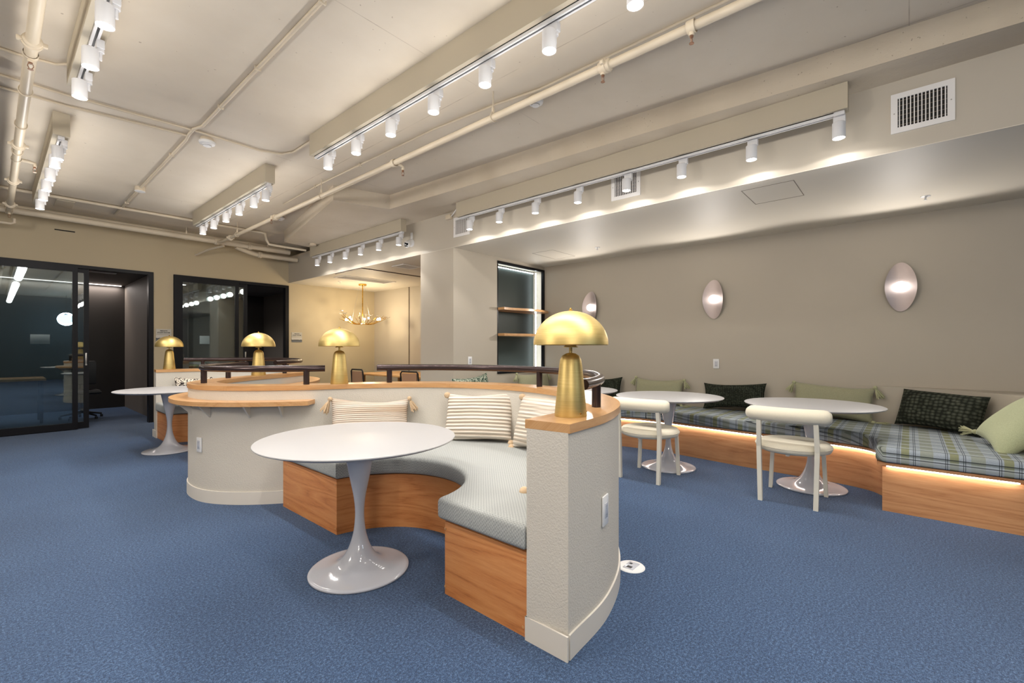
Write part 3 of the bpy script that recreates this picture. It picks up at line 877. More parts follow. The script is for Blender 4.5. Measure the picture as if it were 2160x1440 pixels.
def pillow(loc, rot, w, h, tk, mat, label, tas=None, corners=(0, 1, 2, 3), seed=0, nx=28, nz=18, group=None, pinch=.06, ribs=None, tash=None):
    """local X = width, -Y = front face, Z up; rot = (lean about X, roll about Y, heading about Z)"""
    t_ = thing('throw_pillow', label, 'pillow', loc, 0, group)
    t_.rotation_mode = 'XYZ'
    R_ = Matrix.Rotation(rot[2], 4, 'Z') @ Matrix.Rotation(rot[0], 4, 'X') @ Matrix.Rotation(rot[1], 4, 'Y')
    t_.rotation_euler = R_.to_euler()
    pillow_mb(w, h, tk, nx, nz, pinch, seed, ribs=ribs).build('cover', mat, t_, sharp=80)
    inv = R_.to_3x3().inverted()
    if tas:
        cs = [(-w / 2, 0, 0), (w / 2, 0, 0), (-w / 2, 0, h), (w / 2, 0, h)]
        for c in corners:
            o = bpy.data.objects.new('tassel', TAS2 if tas == 'sage' else TAS[tas]); COL.objects.link(o); o.parent = t_
            x, y, z = cs[c]
            o.location = (x * 1.01, -.004, z + (.004 if c < 2 else -.004))
            d = Vector((math.copysign(.55, x), -.25, -1.0)) if tas != 'pom' else Vector((math.copysign(.6, x), -.1, .4 if c > 1 else -.1))
            # aim local -Z of the tassel along d (world-ish), expressed in the pillow frame
            if tas != 'pom':
                wd = inv @ (Matrix.Rotation(rot[2], 3, 'Z') @ Vector((math.copysign(.45 if c > 1 else 1.2, x), -.12 if c > 1 else -.3, -1.0 if c > 1 else -.12)))
                q = Vector((0, 0, -1)).rotation_difference(wd.normalized()); o.rotation_mode = 'QUATERNION'; o.rotation_quaternion = q
                o.scale = (1.45, 1.45, 1.45)
    return t_
Z0 = .498
# front booth
g1 = 'cream and beige pillows in the front booth'
def at_ray(px, d):  # point on the ray of column px at depth d
    l_ = (px - 1080) / 960; s_, c_ = math.sin(YAW), math.cos(YAW)
    return (s_ * d + c_ * l_ * d, c_ * d - s_ * l_ * d)
pillow((2.01, 3.265, Z0), (-.32, .03, math.radians(-28)), .62, .34, .15, 'striped_lumbar', 'beige striped lumbar pillow with tassels behind the big table', 'tassel', (2, 3), 3, 44, 30, g1, .10)
pillow((2.55, 2.60, Z0), (-.30, -.02, math.radians(-64)), .57, .385, .15, 'ribbed_cream', 'square ribbed cream pillow with pompoms, facing the table', 'pom', (0, 1, 2, 3), 5, 30, 60, g1, .05, (.028, .004))
pillow((2.56, 2.02, Z0), (-.30, -.02, math.radians(-100)), .50, .40, .15, 'ribbed_cream', 'ribbed cream pillow cut off by the end of the partition', 'pom', (0, 1, 2), 6, 30, 60, g1, .05, (.028, .004))
pillow((2.06, 1.50, Z0), (-.50, 0, math.radians(180)), .46, .33, .13, 'ribbed_cream', 'ribbed cream pillow behind the partition end, only its pompom peeping out', 'pom', (0, 1), 7, 24, 40, g1, .05, (.028, .004))
pillow((1.90, 7.58, Z0), (-.30, 0, math.radians(-5)), .46, .34, .14, 'speckle_black', 'black and white speckled pillow in the far booth', None, (), 8, 24, 16, g1)
# long bench
g2 = 'green pillows along the plaid bench'
pillow((4.24, 4.33, Z0), (-.22, -.10, 0), .66, .385, .14, 'speckle_green', 'green and white speckled pillow under the column socket, peeping over the partition', None, (), 11, 24, 16, g2, .12)
pillow((5.45, 4.27, Z0), (-.22, .02, 0), .74, .36, .15, 'sage_fabric', 'sage green lumbar pillow below the lit niche', 'sage', (2, 3), 12, 30, 18, g2, .08)
pillow((5.80, 3.38, Z0), (-.22, .0, math.radians(-90)), .66, .33, .14, 'green_boucle', 'dark green knitted pillow seen behind the handrail bend', None, (), 13, 28, 18, g2, .12)
pillow((5.80, 2.52, Z0), (-.22, .02, math.radians(-90)), .66, .34, .15, 'sage_fabric', 'sage green tasselled pillow behind the table by the partition corner', 'sage', (0, 1, 2, 3), 14, 30, 18, g2, .08)
pillow((5.80, 1.575, Z0), (-.22, -.03, math.radians(-90)), .70, .33, .14, 'green_boucle', 'dark green knitted pillow under the wall socket', None, (), 15, 30, 18, g2, .12)
pillow((5.79, .62, Z0), (-.20, .03, math.radians(-90)), .70, .36, .15, 'sage_fabric', 'sage green tasselled pillow behind the table by the bench corner', 'sage', (0, 1, 2, 3), 16, 30, 18, g2, .08)
pillow((5.60, -.17, Z0), (-.34, .02, math.radians(-122)), .66, .36, .16, 'green_knit', 'dark green chunky cable-knit pillow on the bench corner', None, (), 17, 60, 34, g2, .06)
pillow((4.96, -.44, Z0), (-.66, .36, math.radians(-156)), .46, .44, .17, 'lime_sage_fabric', 'light green square pillow with tassels on the bench corner', 'sage', (0, 1, 3), 18, 30, 24, g2, .06)

# ---------------------------------------------------------------- wall sconces
def make_sconce(loc, label):
    t_ = thing('wall_sconce', label, 'wall lamp', loc, 0, 'oval metal wall sconces')
    W, Hh = .122, .243; m = MB(); rings = 14; seg = 48; vs = [(-.030, 0, 0)]; fs = []
    for i in range(1, rings + 1):
        r = i / rings
        for k in range(seg):
            a = 2 * PI * k / seg
            y = W * r * math.cos(a) * (1 - .10 * abs(math.sin(a)) ** 2); z = Hh * r * math.sin(a)
            x = -.030 - .045 * (y / W) ** 2 + .018 * (z / Hh) ** 2
            vs.append((x, y, z))
    for k in range(seg): fs.append((0, 1 + k, 1 + (k + 1) % seg))
    for i in range(rings - 1):
        for k in range(seg):
            a = 1 + i * seg + k; b = 1 + i * seg + (k + 1) % seg
            fs.append((a, a + seg, b + seg, b))
    n0 = len(vs); vs += [(x + .005, y, z) for x, y, z in vs[:n0]]; fs += [tuple(q + n0 for q in f[::-1]) for f in fs[:]]
    last = 1 + (rings - 1) * seg
    for k in range(seg): fs.append((last + k, last + (k + 1) % seg, n0 + last + (k + 1) % seg, n0 + last + k))
    m.add(vs, fs); m.build('dish', 'sconce_metal', t_, sharp=60)
    m = MB(); m.lathe([(.001, .028), (.02, .026), (.036, .018), (.047, .006), (.052, -.012), (.050, -.03)], 32, m=Matrix.Translation((-.062, 0, 0)) @ Matrix.Rotation(-PI / 2, 4, 'Y'), close=False); m.build('globe', 'sconce_glow', t_, sharp=80)
    m = MB(); m.cyl((-.03, 0, 0), (.0, 0, 0), .045, 24); m.build('mount', 'steel', t_)
    return t_
s0 = make_sconce((XW, 3.60, 1.84), 'oval metal wall sconce half hidden behind the largest brass lamp')
dup(s0, (XW, 1.835, 1.843), 0, 'oval metal wall sconce above the wall socket, middle of the three')
dup(s0, (XW, .063, 1.842), 0, 'oval metal wall sconce over the bench corner with the cable-knit pillow')
for y in (3.6, 1.835, .063):
    ld = bpy.data.lights.new('sconce_light', 'SPOT'); ld.energy = 26.0; ld.color = (1, .93, .86); ld.shadow_soft_size = .05; ld.spot_size = math.radians(168); ld.spot_blend = .3
    lo = bpy.data.objects.new('sconce_light', ld); COL.objects.link(lo); lo.location = (XW - .125, y, 1.84); lo.rotation_euler = (0, PI / 2, 0)

# ---------------------------------------------------------------- sockets, switches
def outlet(loc, rz, label, w=.072, h=.118, kind='socket', rot=None):
    t_ = thing('wall_socket', label, 'socket', loc, rz, 'white wall sockets')
    m = MB(); m.rbox(-w / 2, w / 2, -.008, 0, -h / 2, h / 2, .003); m.build('cover_plate', 'white_plastic', t_)
    m = MB()
    m.rbox(-.017, .017, -.0105, -.007, -.034, .034, .0015); ins_ = m.build('insert', 'white_gloss', t_)
    m = MB()
    for zz in (-.019, .019):
        for xx in (-.006, .006): m.box(xx - .0012, xx + .0012, -.0108, -.0100, zz - .004, zz + .005)
        m.cyl((0, -.0108, zz - .009), (0, -.0100, zz - .009), .002, 8)
    m.build('slots', 'slot_dark', ins_)
    return t_
outlet((XW - .001, 1.812, 1.040), -PI / 2, 'white socket on the wall under the middle oval sconce')
outlet((4.272, 4.489, 1.060), 0, 'white socket on the side of the column, just above the handrail')
q = near_i(1.21, 4.43)
nx_, ny_ = normals2(CL)[near_i(1.22, 4.36)]; pq = CL[near_i(1.22, 4.36)]
outlet((pq[0] + nx_ * .101 * sd, pq[1] + ny_ * .101 * sd, .455), math.atan2(ny_ * sd, nx_ * sd) + PI / 2, 'white socket on the stucco partition below the oak counter shelf')
qi = near_i(1.84, 1.15); nx_, ny_ = normals2(CL)[qi]; pq = CL[qi]
outlet((pq[0] - nx_ * .101 * sd, pq[1] - ny_ * .101 * sd, .50), math.atan2(-ny_ * sd, -nx_ * sd) + PI / 2, 'white socket on the outside of the stucco partition end, under the largest lamp', h=.135)

fb = thing('floor_outlet', 'round white floor outlet in the blue carpet beside the partition end', 'floor outlet', (2.385, 1.185, 0))
m = MB(); m.lathe([(.001, .006), (.068, .006), (.073, .004), (.076, .0005), (.076, 0), (.001, 0)], 40, close=False); m.build('ring', 'white_plastic', fb)
m = MB(); m.rbox(-.045, .045, -.03, .03, .0055, .009, .001); m.build('lid', 'white_gloss', fb)
m = MB(); m.box(-.035, -.012, -.015, .015, .0088, .0096); m.box(.012, .03, .004, .02, .0088, .0096); m.build('slots', 'slot_dark', fb)

# ---------------------------------------------------------------- air vents on the fascia
def vent(yc, zc, w, h, label):
    t_ = thing('air_vent', label, 'air vent', (FX, yc, zc), 0, 'white air vents on the fascia')
    W2, H2 = w / 2, h / 2; b = .035
    m = MB()
    m.box(-.008, 0, -W2, W2, H2 - b, H2); m.box(-.008, 0, -W2, W2, -H2, -H2 + b); m.box(-.008, 0, -W2, -W2 + b, -H2 + b, H2 - b); m.box(-.008, 0, W2 - b, W2, -H2 + b, H2 - b)
    m.build('frame', 'vent_metal', t_)
    m = MB(); n = 13
    for i in range(n):
        y = -W2 + b + (w - 2 * b) * (i + .5) / n; m.box(-.007, .0, y - .003, y + .003, -H2 + b, H2 - b)
    m.build('front_blades', 'vent_metal', t_)
    m = MB()
    for i in range(6):
        z = -H2 + b + (h - 2 * b) * (i + .5) / 6; m.box(-.0025, -.0008, -W2 + b, W2 - b, z - .002, z + .002)
    m.build('rear_blades', 'pipe_dark', t_)
    m = MB(); m.box(-.0007, -.0002, -W2 + b, W2 - b, -H2 + b, H2 - b); m.build('duct_opening', 'vent_dark', t_)
    m = MB()
    for s_ in (-1, 1): m.cyl((-.0095, s_ * (W2 - b / 2), 0), (-.007, s_ * (W2 - b / 2), 0), .004, 8)
    m.build('screws', 'steel', t_)
vent(-.062, 2.80, .31, .262, 'white air vent grille clear of the tracks, on the fascia over the bench corner')
vent(2.035, 2.79, .30, .255, 'white air vent grille behind the fifth spotlight of the bench track')
vent(4.33, 2.80, .30, .255, 'white air vent grille at the column end of the fascia')

# ---------------------------------------------------------------- lit niche with shelves
nich = thing('display_niche', 'black framed display niche with a dark green back and white light strips', 'niche', (4.82, 4.49, .86))
m = MB(); fw = .035; NW, NH = 1.12, 1.64
m.box(0, NW, -.012, .03, NH - fw, NH); m.box(NW - fw, NW, -.012, .03, fw, NH - fw); m.box(0, NW, -.012, .03, 0, fw); m.box(0, fw * .5, -.004, .03, fw, NH - fw)
m.build('frame', 'black_frame', nich)
m = MB(); m.box(fw * .5, NW - fw, .20, .215, fw, NH - fw); m.build('back_panel', 'niche_back', nich)
m = MB(); m.box(NW - fw - .020, NW - fw - .004, .13, .142, fw, NH - fw); m.box(fw, NW - fw - .02, .175, .19, NH - fw - .012, NH - fw - .002); m.box(fw, NW - fw - .02, .03, .05, fw + .002, fw + .012); m.build('led_strip', 'led_cool', nich)
def shelf(z, label):
    p = [(4.83, 4.68), (4.83, 4.36)] + [(5.0 + .82 * u, 4.36 - .10 * math.sin(PI * u * .9)) for u in [k / 10 for k in range(11)]] + [(5.885, 4.36), (5.90, 4.45), (5.87, 4.49), (5.87, 4.68)]
    m = MB(); m.prism(p, z - .0175, z + .0175, True)
    tag(m.build('wooden_shelf', 'counter_oak'), label, 'shelf', 'oak shelves of the lit niche')
shelf(1.805, 'upper curved oak shelf in the lit niche')
shelf(1.43, 'lower curved oak shelf in the lit niche')

# ---------------------------------------------------------------- glass doors and study rooms
def glass_front(x0, x1, n, stA, stB, xo, lab):
    """black steel sliding front: fixed leaf x0..stA, sliding leaf ends at stB, opening to xo"""
    m = MB(); hd = .105
    m.box(x0, x1, YW - .02, YW + .10, 2.445, 2.495)
    m.box(x1 - .065, x1, YW - .02, YW + .10, 0, 2.445)
    m.box(x0, x0 + .065, YW - .02, YW + .10, 0, 2.445)
    fr_ = struct(m.build('door_%d' % n, 'black_frame'))
    def leaf(a, b, y, name):
        m = MB(); w = .06
        m.box(a, a + w, y - .02, y + .02, 0.01, 2.445); m.box(b - w, b, y - .02, y + .02, 0.01, 2.445)
        m.box(a + w, b - w, y - .02, y + .02, 2.385, 2.445); m.box(a + w, b - w, y - .02, y + .02, 0.01, .105)
        l_ = m.build('door_leaf', 'black_frame', fr_)
        m = MB(); m.box(a + w, b - w, y - .004, y + .004, .105, 2.385); m.build('glass_pane', 'clear_glass', l_)
        return l_
    leaf(x0 + .065, stA, YW + .0, 'a')
    l2 = leaf(stB - (stA - x0 - .065), stB, YW + .055, 'b')
    m = MB(); m.rbox(stB - .045, stB - .025, YW + .02, YW + .034, .98, 1.16, .003); m.cyl((stB - .035, YW + .012, .98), (stB - .035, YW + .034, .98), .012, 12); m.build('door_handle', 'steel', l2)
glass_front(-.85, 1.785, 1, .87, 1.00, 1.72, '')
# extra stile seen at the picture edge
glass_front(2.065, 3.980, 2, 3.065, 3.23, 3.90, '')
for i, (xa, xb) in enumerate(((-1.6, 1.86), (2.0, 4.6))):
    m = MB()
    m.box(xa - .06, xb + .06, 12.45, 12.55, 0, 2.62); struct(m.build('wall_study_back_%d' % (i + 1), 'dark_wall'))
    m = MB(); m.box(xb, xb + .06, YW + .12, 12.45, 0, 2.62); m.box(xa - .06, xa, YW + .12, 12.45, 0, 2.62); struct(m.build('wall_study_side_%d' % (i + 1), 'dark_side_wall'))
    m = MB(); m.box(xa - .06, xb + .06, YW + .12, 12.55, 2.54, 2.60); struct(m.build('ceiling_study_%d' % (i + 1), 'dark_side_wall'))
dl = thing('downlight', 'bright round downlight in the ceiling of the study room behind the second glass door', 'downlight', (2.61, 11.28, 2.54))
m = MB(); m.lathe([(.001, -.004), (.05, -.004)], 24, close=False); m.build('lens', 'spot_lens', dl)
m = MB(); m.lathe([(.05, -.004), (.052, -.007), (.065, -.005), (.066, 0)], 24, close=False); m.build('trim_ring', 'white_plastic', dl)
ld = bpy.data.lights.new('downlight_beam', 'SPOT'); ld.energy = 90; ld.color = (1, .95, .9); ld.spot_size = math.radians(150); ld.spot_blend = .8
lo = bpy.data.objects.new('downlight_beam', ld); COL.objects.link(lo); lo.parent = dl; lo.location = (0, 0, -.02)
cv = thing('cove_light', 'thin white light line along the top of the dark study room wall', 'light strip', (0, 12.43, 2.53))
m = MB(); m.box(-1.55, 1.80, -.02, 0, -.012, .0); m.build('led_strip', 'led_room', cv)
ld = bpy.data.lights.new('cove_glow', 'AREA'); ld.shape = 'RECTANGLE'; ld.size = 3.3; ld.size_y = .02; ld.energy = 34; ld.color = (1, .9, .84)
lo = bpy.data.objects.new('cove_glow', ld); COL.objects.link(lo); lo.parent = cv; lo.location = (.12, -.06, -.03)
lv = thing('ceiling_diffuser', 'slim linear air diffuser on the dark ceiling of the open study room', 'air diffuser', (1.0, 10.5, 2.54))
m = MB(); m.box(-.35, .45, -.06, .06, -.008, 0); m.box(-.30, .40, -.035, .035, -.012, -.008); m.build('frame', 'vent_metal', lv)
dk = thing('desk', 'oak desk in the dark study room behind the sliding glass', 'desk', (-.15, 11.0, 0))
m = MB(); m.rbox(-.8, .75, -.35, .35, .70, .74, .005); m.build('desktop', 'table_oak', dk)
for sx_ in (-1, 1):
    for sy_ in (-1, 1):
        m = MB(); m.box(sx_ * .7 - .02, sx_ * .7 + .02, sy_ * .28 - .02, sy_ * .28 + .02, 0, .70); m.build('leg', 'black_frame', dk)
oc = thing('office_chair', 'dark swivel chair with star base in the dark study room', 'chair', (1.05, 10.9, 0))
m = MB()
for k in range(5):
    a = 2 * PI * k / 5 + .3; m.tube([(0, 0, .12), (.28 * math.cos(a), .28 * math.sin(a), .06)], [.022, .014], 8)
    m.lathe([(.001, -.0), (.02, .0), (.02, .045), (.001, .045)], 10, (.28 * math.cos(a), .28 * math.sin(a), 0.0), close=False)
m.build('star_base', 'dark_office', oc)
m = MB(); m.cyl((0, 0, .1), (0, 0, .43), .02, 12); m.build('gas_lift', 'dark_office', oc)
m = MB(); soft_prism(m, [(-.23, -.23), (.23, -.23), (.23, .23), (-.23, .23)], .43, .50, .03, 4); m.build('seat', 'dark_office', oc)
m = MB(); soft_prism(m, [(-.21, .2), (.21, .2), (.19, .26), (-.19, .26)], .58, 1.0, .02, 3); m.cyl((0, .22, .45), (0, .22, .6), .012, 8); m.build('backrest', 'dark_office', oc)
def plate(x, z, y, w, h, label):
    m = MB(); m.rbox(-w / 2, w / 2, -.012, 0, -h / 2, h / 2, .003)
    tag(m.build('switch_plate', 'white_plastic', loc=(x, y, z)), label, 'switch plate', 'pale plates seen through the glass')
plate(.62, 1.40, 12.448, .26, .18, 'pale switch plate on the dark back wall behind the first glass door')
plate(3.30, 1.42, 12.448, .20, .19, 'pale square plate on the dark wall behind the second glass door')

# signs beside the doors
def sign(x, label):
    t_ = thing('room_sign', label, 'sign', (x, YW, 1.455), 0, 'private study room signs')
    m = MB(); m.box(-.105, .105, -.008, 0, .004, .100); m.build('text_card', 'sign_paper', t_)
    m = MB(); m.box(-.105, .105, -.008, 0, -.05, .05); m.build('picture_card', 'sign_picture', t_, loc=(0, 0, -.052))
    for txt, z in (('PRIVATE', .060), ('STUDY ROOM', .030)):
        cu = bpy.data.curves.new('txt', 'FONT'); cu.body = txt; cu.size = .027; cu.align_x = 'CENTER'; cu.extrude = .0004; cu.offset = .0006
        tmp = bpy.data.objects.new('txt', cu); COL.objects.link(tmp)
        me = bpy.data.meshes.new_from_object(tmp.evaluated_get(bpy.context.evaluated_depsgraph_get()))
        bpy.data.objects.remove(tmp)
        me.materials.clear(); me.materials.append(MATS['sign_text'])
        o = bpy.data.objects.new('lettering', me); COL.objects.link(o); o.parent = t_; o.location = (0, -.0092, z); o.rotation_euler = (PI / 2, 0, 0)
sign(1.925, 'private study room sign between the two glass doors, above the smallest lamp')
sign(4.145, 'private study room sign on the plain wall beside the second glass door')

# ---------------------------------------------------------------- chandelier alcove
chd = thing('chandelier', 'gold branch chandelier with glass petals and lit bulbs in the alcove', 'chandelier', (5.05, 8.50, 1.76))
m = MB(); m.lathe([(.001, .76), (.075, .76), (.08, .765), (.08, .788), (.001, .788)], 32, close=False); m.build('canopy', 'gold', chd)
m = MB(); m.cyl((0, 0, 0), (0, 0, .77), .011, 10); m.build('stem', 'gold', chd)
m = MB()
for a in (.3, 2.4, 4.5): m.cyl((.06 * math.cos(a), .06 * math.sin(a), .77), (.22 * math.cos(a), .22 * math.sin(a), .02), .0015, 6)
m.build('wires', 'steel', chd)
rd = random.Random(5); br_pts = []
for k in range(14):
    a = 2 * PI * k / 14 + rd.uniform(-.12, .12); L = rd.uniform(.44, .60); z1 = rd.uniform(.03, .17); b_ = rd.uniform(-.25, .25)
    pts = [(0, 0, -.02), (.35 * L * math.cos(a), .35 * L * math.sin(a), -.035), (.7 * L * math.cos(a + b_ * .4), .7 * L * math.sin(a + b_ * .4), .01 + z1 * .3), (L * math.cos(a + b_ * .5), L * math.sin(a + b_ * .5), z1 + .03)]
    cp = catmull(pts, 4)
    m = MB(); m.tube(cp, [.009 - .006 * i / (len(cp) - 1) for i in range(len(cp))], 6)
    f2 = catmull([pts[2], (pts[2][0] * 1.2, pts[2][1] * 1.1, pts[2][2] + .03), (pts[2][0] * 1.3, pts[2][1] * 1.35, pts[2][2] + .08)], 3); m.tube(f2, .0035, 5)
    m.build('branch', 'gold', chd); br_pts.append((pts, a))
for k, (pts, a) in enumerate(br_pts):
    p = pts[3] if k % 3 else pts[2]
    m = MB()
    for j in range(5):
        aa = 2 * PI * j / 5
        vs = [(0, 0, 0), (.035 * math.cos(aa - .5), .035 * math.sin(aa - .5), .012), (.055 * math.cos(aa), .055 * math.sin(aa), .03), (.035 * math.cos(aa + .5), .035 * math.sin(aa + .5), .012), (0, 0, .004)]
        m.add(vs, [(0, 1, 2, 3)])
    m.build('glass_petals', 'leaf_glass', chd, loc=p)
    if k % 2 == 0:
        q_ = pts[2]
        m = MB(); m.lathe([(.001, -.02), (.014, -.012), (.018, .003), (.012, .018), (.001, .024)], 14, close=False); m.build('bulb', 'bulb_glow', chd, loc=(q_[0], q_[1], q_[2] + .035))
for a in (0.5, 2.6, 4.7):
    ld = bpy.data.lights.new('chandelier_light', 'POINT'); ld.energy = 13; ld.color = (1, .80, .52); ld.shadow_soft_size = .03
    lo = bpy.data.objects.new('chandelier_light', ld); COL.objects.link(lo); lo.parent = chd; lo.location = (.3 * math.cos(a), .3 * math.sin(a), .09)
def diffuser(poly, label):
    cx = sum(p[0] for p in poly) / 4; cy = sum(p[1] for p in poly) / 4; w = abs(poly[2][0] - poly[0][0]) / 2; h = abs(poly[2][1] - poly[0][1]) / 2
    t_ = thing('ceiling_diffuser', label, 'air diffuser', (cx, cy, SOF), 0, 'air diffusers of the chandelier alcove')
    m = MB(); b = .035
    m.box(-w, w, h - b, h, -.008, 0); m.box(-w, w, -h, -h + b, -.008, 0); m.box(-w, -w + b, -h + b, h - b, -.008, 0); m.box(w - b, w, -h + b, h - b, -.008, 0); m.build('frame', 'vent_metal', t_)
    m = MB(); nn = 7
    for i in range(nn):
        y = -h + b + (2 * h - 2 * b) * (i + .5) / nn; m.box(-w + b, w - b, y - .006, y + .006, -.006, -.001)
    m.build('louvres', 'vent_metal', t_)
    m = MB(); m.box(-w + b, w - b, -h + b, h - b, -.0009, -.0004); m.build('duct_opening', 'pipe_dark', t_)
diffuser([(4.2, 7.68), (5.3, 7.68), (5.3, 8.08), (4.2, 8.08)], 'long linear air diffuser beside the chandelier canopy')
diffuser([(4.24, 5.95), (4.6, 5.95), (4.6, 6.27), (4.24, 6.27)], 'small square air diffuser in the alcove ceiling near the column')
m = MB(); m.box(FX + .02, XW, 6.77, 6.80, SOF - .012, SOF - .001); m.box(FX + .02, FX + .04, 6.80, 7.64, SOF - .012, SOF - .001); struct(m.build('trim_7', 'pipe_dark'))
m = MB(); m.box(XW - .012, XW - .001, 8.13, 8.15, .0, SOF); struct(m.build('trim_8', 'pipe_dark'))
ct = thing('dining_table', 'light oak table in the alcove below the chandelier', 'table', (5.22, 7.05, 0))
m = MB(); m.rbox(-.48, .48, -1.1, 1.1, .71, .745, .006); m.build('tabletop', 'table_oak', ct)
for sx_ in (-1, 1):
    for sy_ in (-1, 1):
        m = MB(); m.rbox(sx_ * .42 - .03, sx_ * .42 + .03, sy_ * 1.0 - .03, sy_ * 1.0 + .03, 0, .71, .004); m.build('leg', 'table_oak', ct)
def dchair(loc, rz, label):
    t_ = thing('dining_chair', label, 'chair', loc, rz, 'black framed chairs round the oak table')
    m = MB(); m.rbox(-.22, .22, -.22, .22, .43, .46, .006); m.build('seat', 'wicker', t_)
    m = MB(); m.tube([(-.21, .22, 0), (-.22, .21, .45), (-.25, .20, .80), (-.25, .17, .835), (-.25, -.17, .835), (-.25, -.20, .80), (-.22, -.21, .45), (-.21, -.22, 0)], .014, 8); m.build('back_frame', 'black_chair', t_)
    m = MB(); m.box(-.25, -.235, -.17, .17, .52, .80); m.build('back_panel', 'wicker', t_)
    for sy_ in (-1, 1):
        m = MB(); m.cyl((.19, .2 * sy_, 0), (.19, .2 * sy_, .44), .013, 8); m.build('leg', 'black_chair', t_)
    return t_
d0 = dchair((4.72, 7.72, 0), 0, 'black framed chair at the oak table, beside the third brass lamp')
dup(d0, (4.88, 6.38, 0), .15, 'black framed chair at the oak table, half hidden by the column edge')

# ---------------------------------------------------------------- pipes and ceiling gear
def pipe(pts, r, label, name='ceiling_pipe', mat='pipe_paint', joints=(), n=14, group='painted ceiling pipes', bend=True):
    t_ = thing(name, label, 'pipe', pts[0], 0, group)
    o = Vector(pts[0]); rel = [tuple(Vector(p) - o) for p in pts]
    m = MB(); m.tube(rel, r, n); m.build('pipe_run', mat, t_, sharp=50)
    for (p, ax) in joints:
        m = MB(); c = Vector(p) - o
        R_ = {'x': Matrix.Rotation(PI / 2, 4, 'Y'), 'y': Matrix.Rotation(PI / 2, 4, 'X'), 'z': Matrix.Identity(4)}[ax]
        m.lathe([(r, -.035), (r + .012, -.03), (r + .012, -.008), (r + .018, -.006), (r + .018, .006), (r + .012, .008), (r + .012, .03), (r, .035)], 20, m=Matrix.Translation(c) @ R_, close=False)
        a_ = Matrix.Translation(c)
        if ax == 'y': m.rbox(-r - .035, r + .035, -.012, .012, -.012, .012, .004, m=a_)
        if ax == 'x': m.rbox(-.012, .012, -r - .035, r + .035, -.012, .012, .004, m=a_)
        m.build('coupling', mat, t_)
    return t_
PR = pipe([(2.53, -3.5, 3.0), (2.53, 8.55, 3.0), (2.53, 8.78, 3.02)], .025, 'sprinkler pipe running above the big table towards the far pipes', joints=[((2.53, 1.43, 3.0), 'y'), ((2.53, 6.45, 3.0), 'y'), ((2.53, 8.2, 3.0), 'y')])
PLx = .16
PL = pipe([(PLx, -3.5, 3.02), (PLx, 8.75, 3.02)], .030, 'sprinkler pipe close to the ceiling box at the entrance side', joints=[((PLx, 3.85, 3.02), 'y'), ((PLx, 5.9, 3.02), 'y'), ((PLx, 7.2, 3.02), 'y'), ((PLx, 8.4, 3.02), 'y')])
PA = pipe([(-3.0, 8.88, 3.045), (3.74, 8.88, 3.045)], .042, 'thick main pipe along the top of the glass door wall', joints=[((.16, 8.88, 3.045), 'x'), ((2.53, 8.88, 3.045), 'x'), ((3.05, 8.88, 3.045), 'x')])
pipe([(-3.0, 9.10, 3.135), (3.0, 9.10, 3.135), (3.74, 9.10, 3.135)], .034, 'second main pipe tight under the ceiling behind the thick pipe')
pipe([(2.86, 9.0, 3.03), (3.05, 9.03, 2.98), (3.2, 9.06, 2.955), (3.96, 9.06, 2.955)], .042, 'short offset pipe below the thick main pipe by the fascia', joints=[((3.28, 9.06, 2.955), 'x')])
pipe([(2.65, 8.92, 3.0), (2.50, 9.2, 2.95), (2.36, 9.42, 2.86)], .02, 'thin diagonal branch pipe under the thick main pipe')
pipe([(-2.0, 9.05, 2.90), (.18, 9.05, 2.90), (.21, 9.05, 2.92), (.21, 9.05, 2.97)], .018, 'thin pipe with an upturned elbow near the open door corner')
pipe([(-2.5, 8.28, 3.172), (2.6, 8.20, 3.172), (2.98, 8.20, 3.172), (3.03, 8.14, 3.150), (3.04, 8.12, 3.05), (3.08, 8.12, 2.98), (3.2, 8.11, 2.975), (3.7, 8.11, 2.975)], .020, 'painted conduit under the slab that steps round the drop panel')
def conduit(pts, r, label, clips=()):
    t_ = pipe(pts, r, label, 'ceiling_conduit', n=10, group='painted ceiling conduits')
    o = Vector(pts[0])
    for c in clips:
        m = MB(); m.rbox(-r - .008, r + .008, -.006, .006, -r - .004, r + .002, .002); m.build('clip', 'pipe_paint', t_, loc=tuple(Vector(c) - o))
    return t_
zc = SLAB - .014
conduit([(1.225, -3.0, zc), (1.225, 4.68, zc), (1.19, 4.80, zc), (1.19, 4.95, zc), (1.205, 5.1, zc), (1.20, 8.8, zc)], .013, 'long straight conduit along the slab past the smoke detector', [(1.225, y, zc) for y in (2.48, 3.42, 4.2)] + [(1.2, 5.6, zc), (1.2, 7.9, zc)])
conduit([(-3, 4.86, zc), (-.2, 4.88, zc), (.39, 4.90, zc), (1.2, 4.83, zc), (1.75, 4.84, zc), (1.93, 4.76, zc), (1.985, 4.62, zc), (1.985, 4.20, zc)], .010, 'thin conduit crossing the slab and curving into the long ceiling box')
conduit([(-3, 5.1, zc), (.41, 5.12, zc), (1.0, 5.02, zc), (1.20, 4.99, zc)], .010, 'thin conduit crossing the slab to the smoke detector')
conduit([(-.15, 4.45, zc), (.12, 4.46, zc), (.30, 4.42, zc), (.39, 4.30, zc)], .010, 'short conduit curving into the end of the near ceiling box', [(.16, 4.46, zc)])
conduit([(2.70, -3, zc), (2.72, 2.1, zc), (2.66, 2.5, zc), (2.60, 3.2, zc), (2.58, 5.3, zc), (2.62, 6.4, zc)], .010, 'thin conduit along the slab beside the sprinkler pipe', [(2.585, 4.4, zc), (2.58, 5.4, zc)])

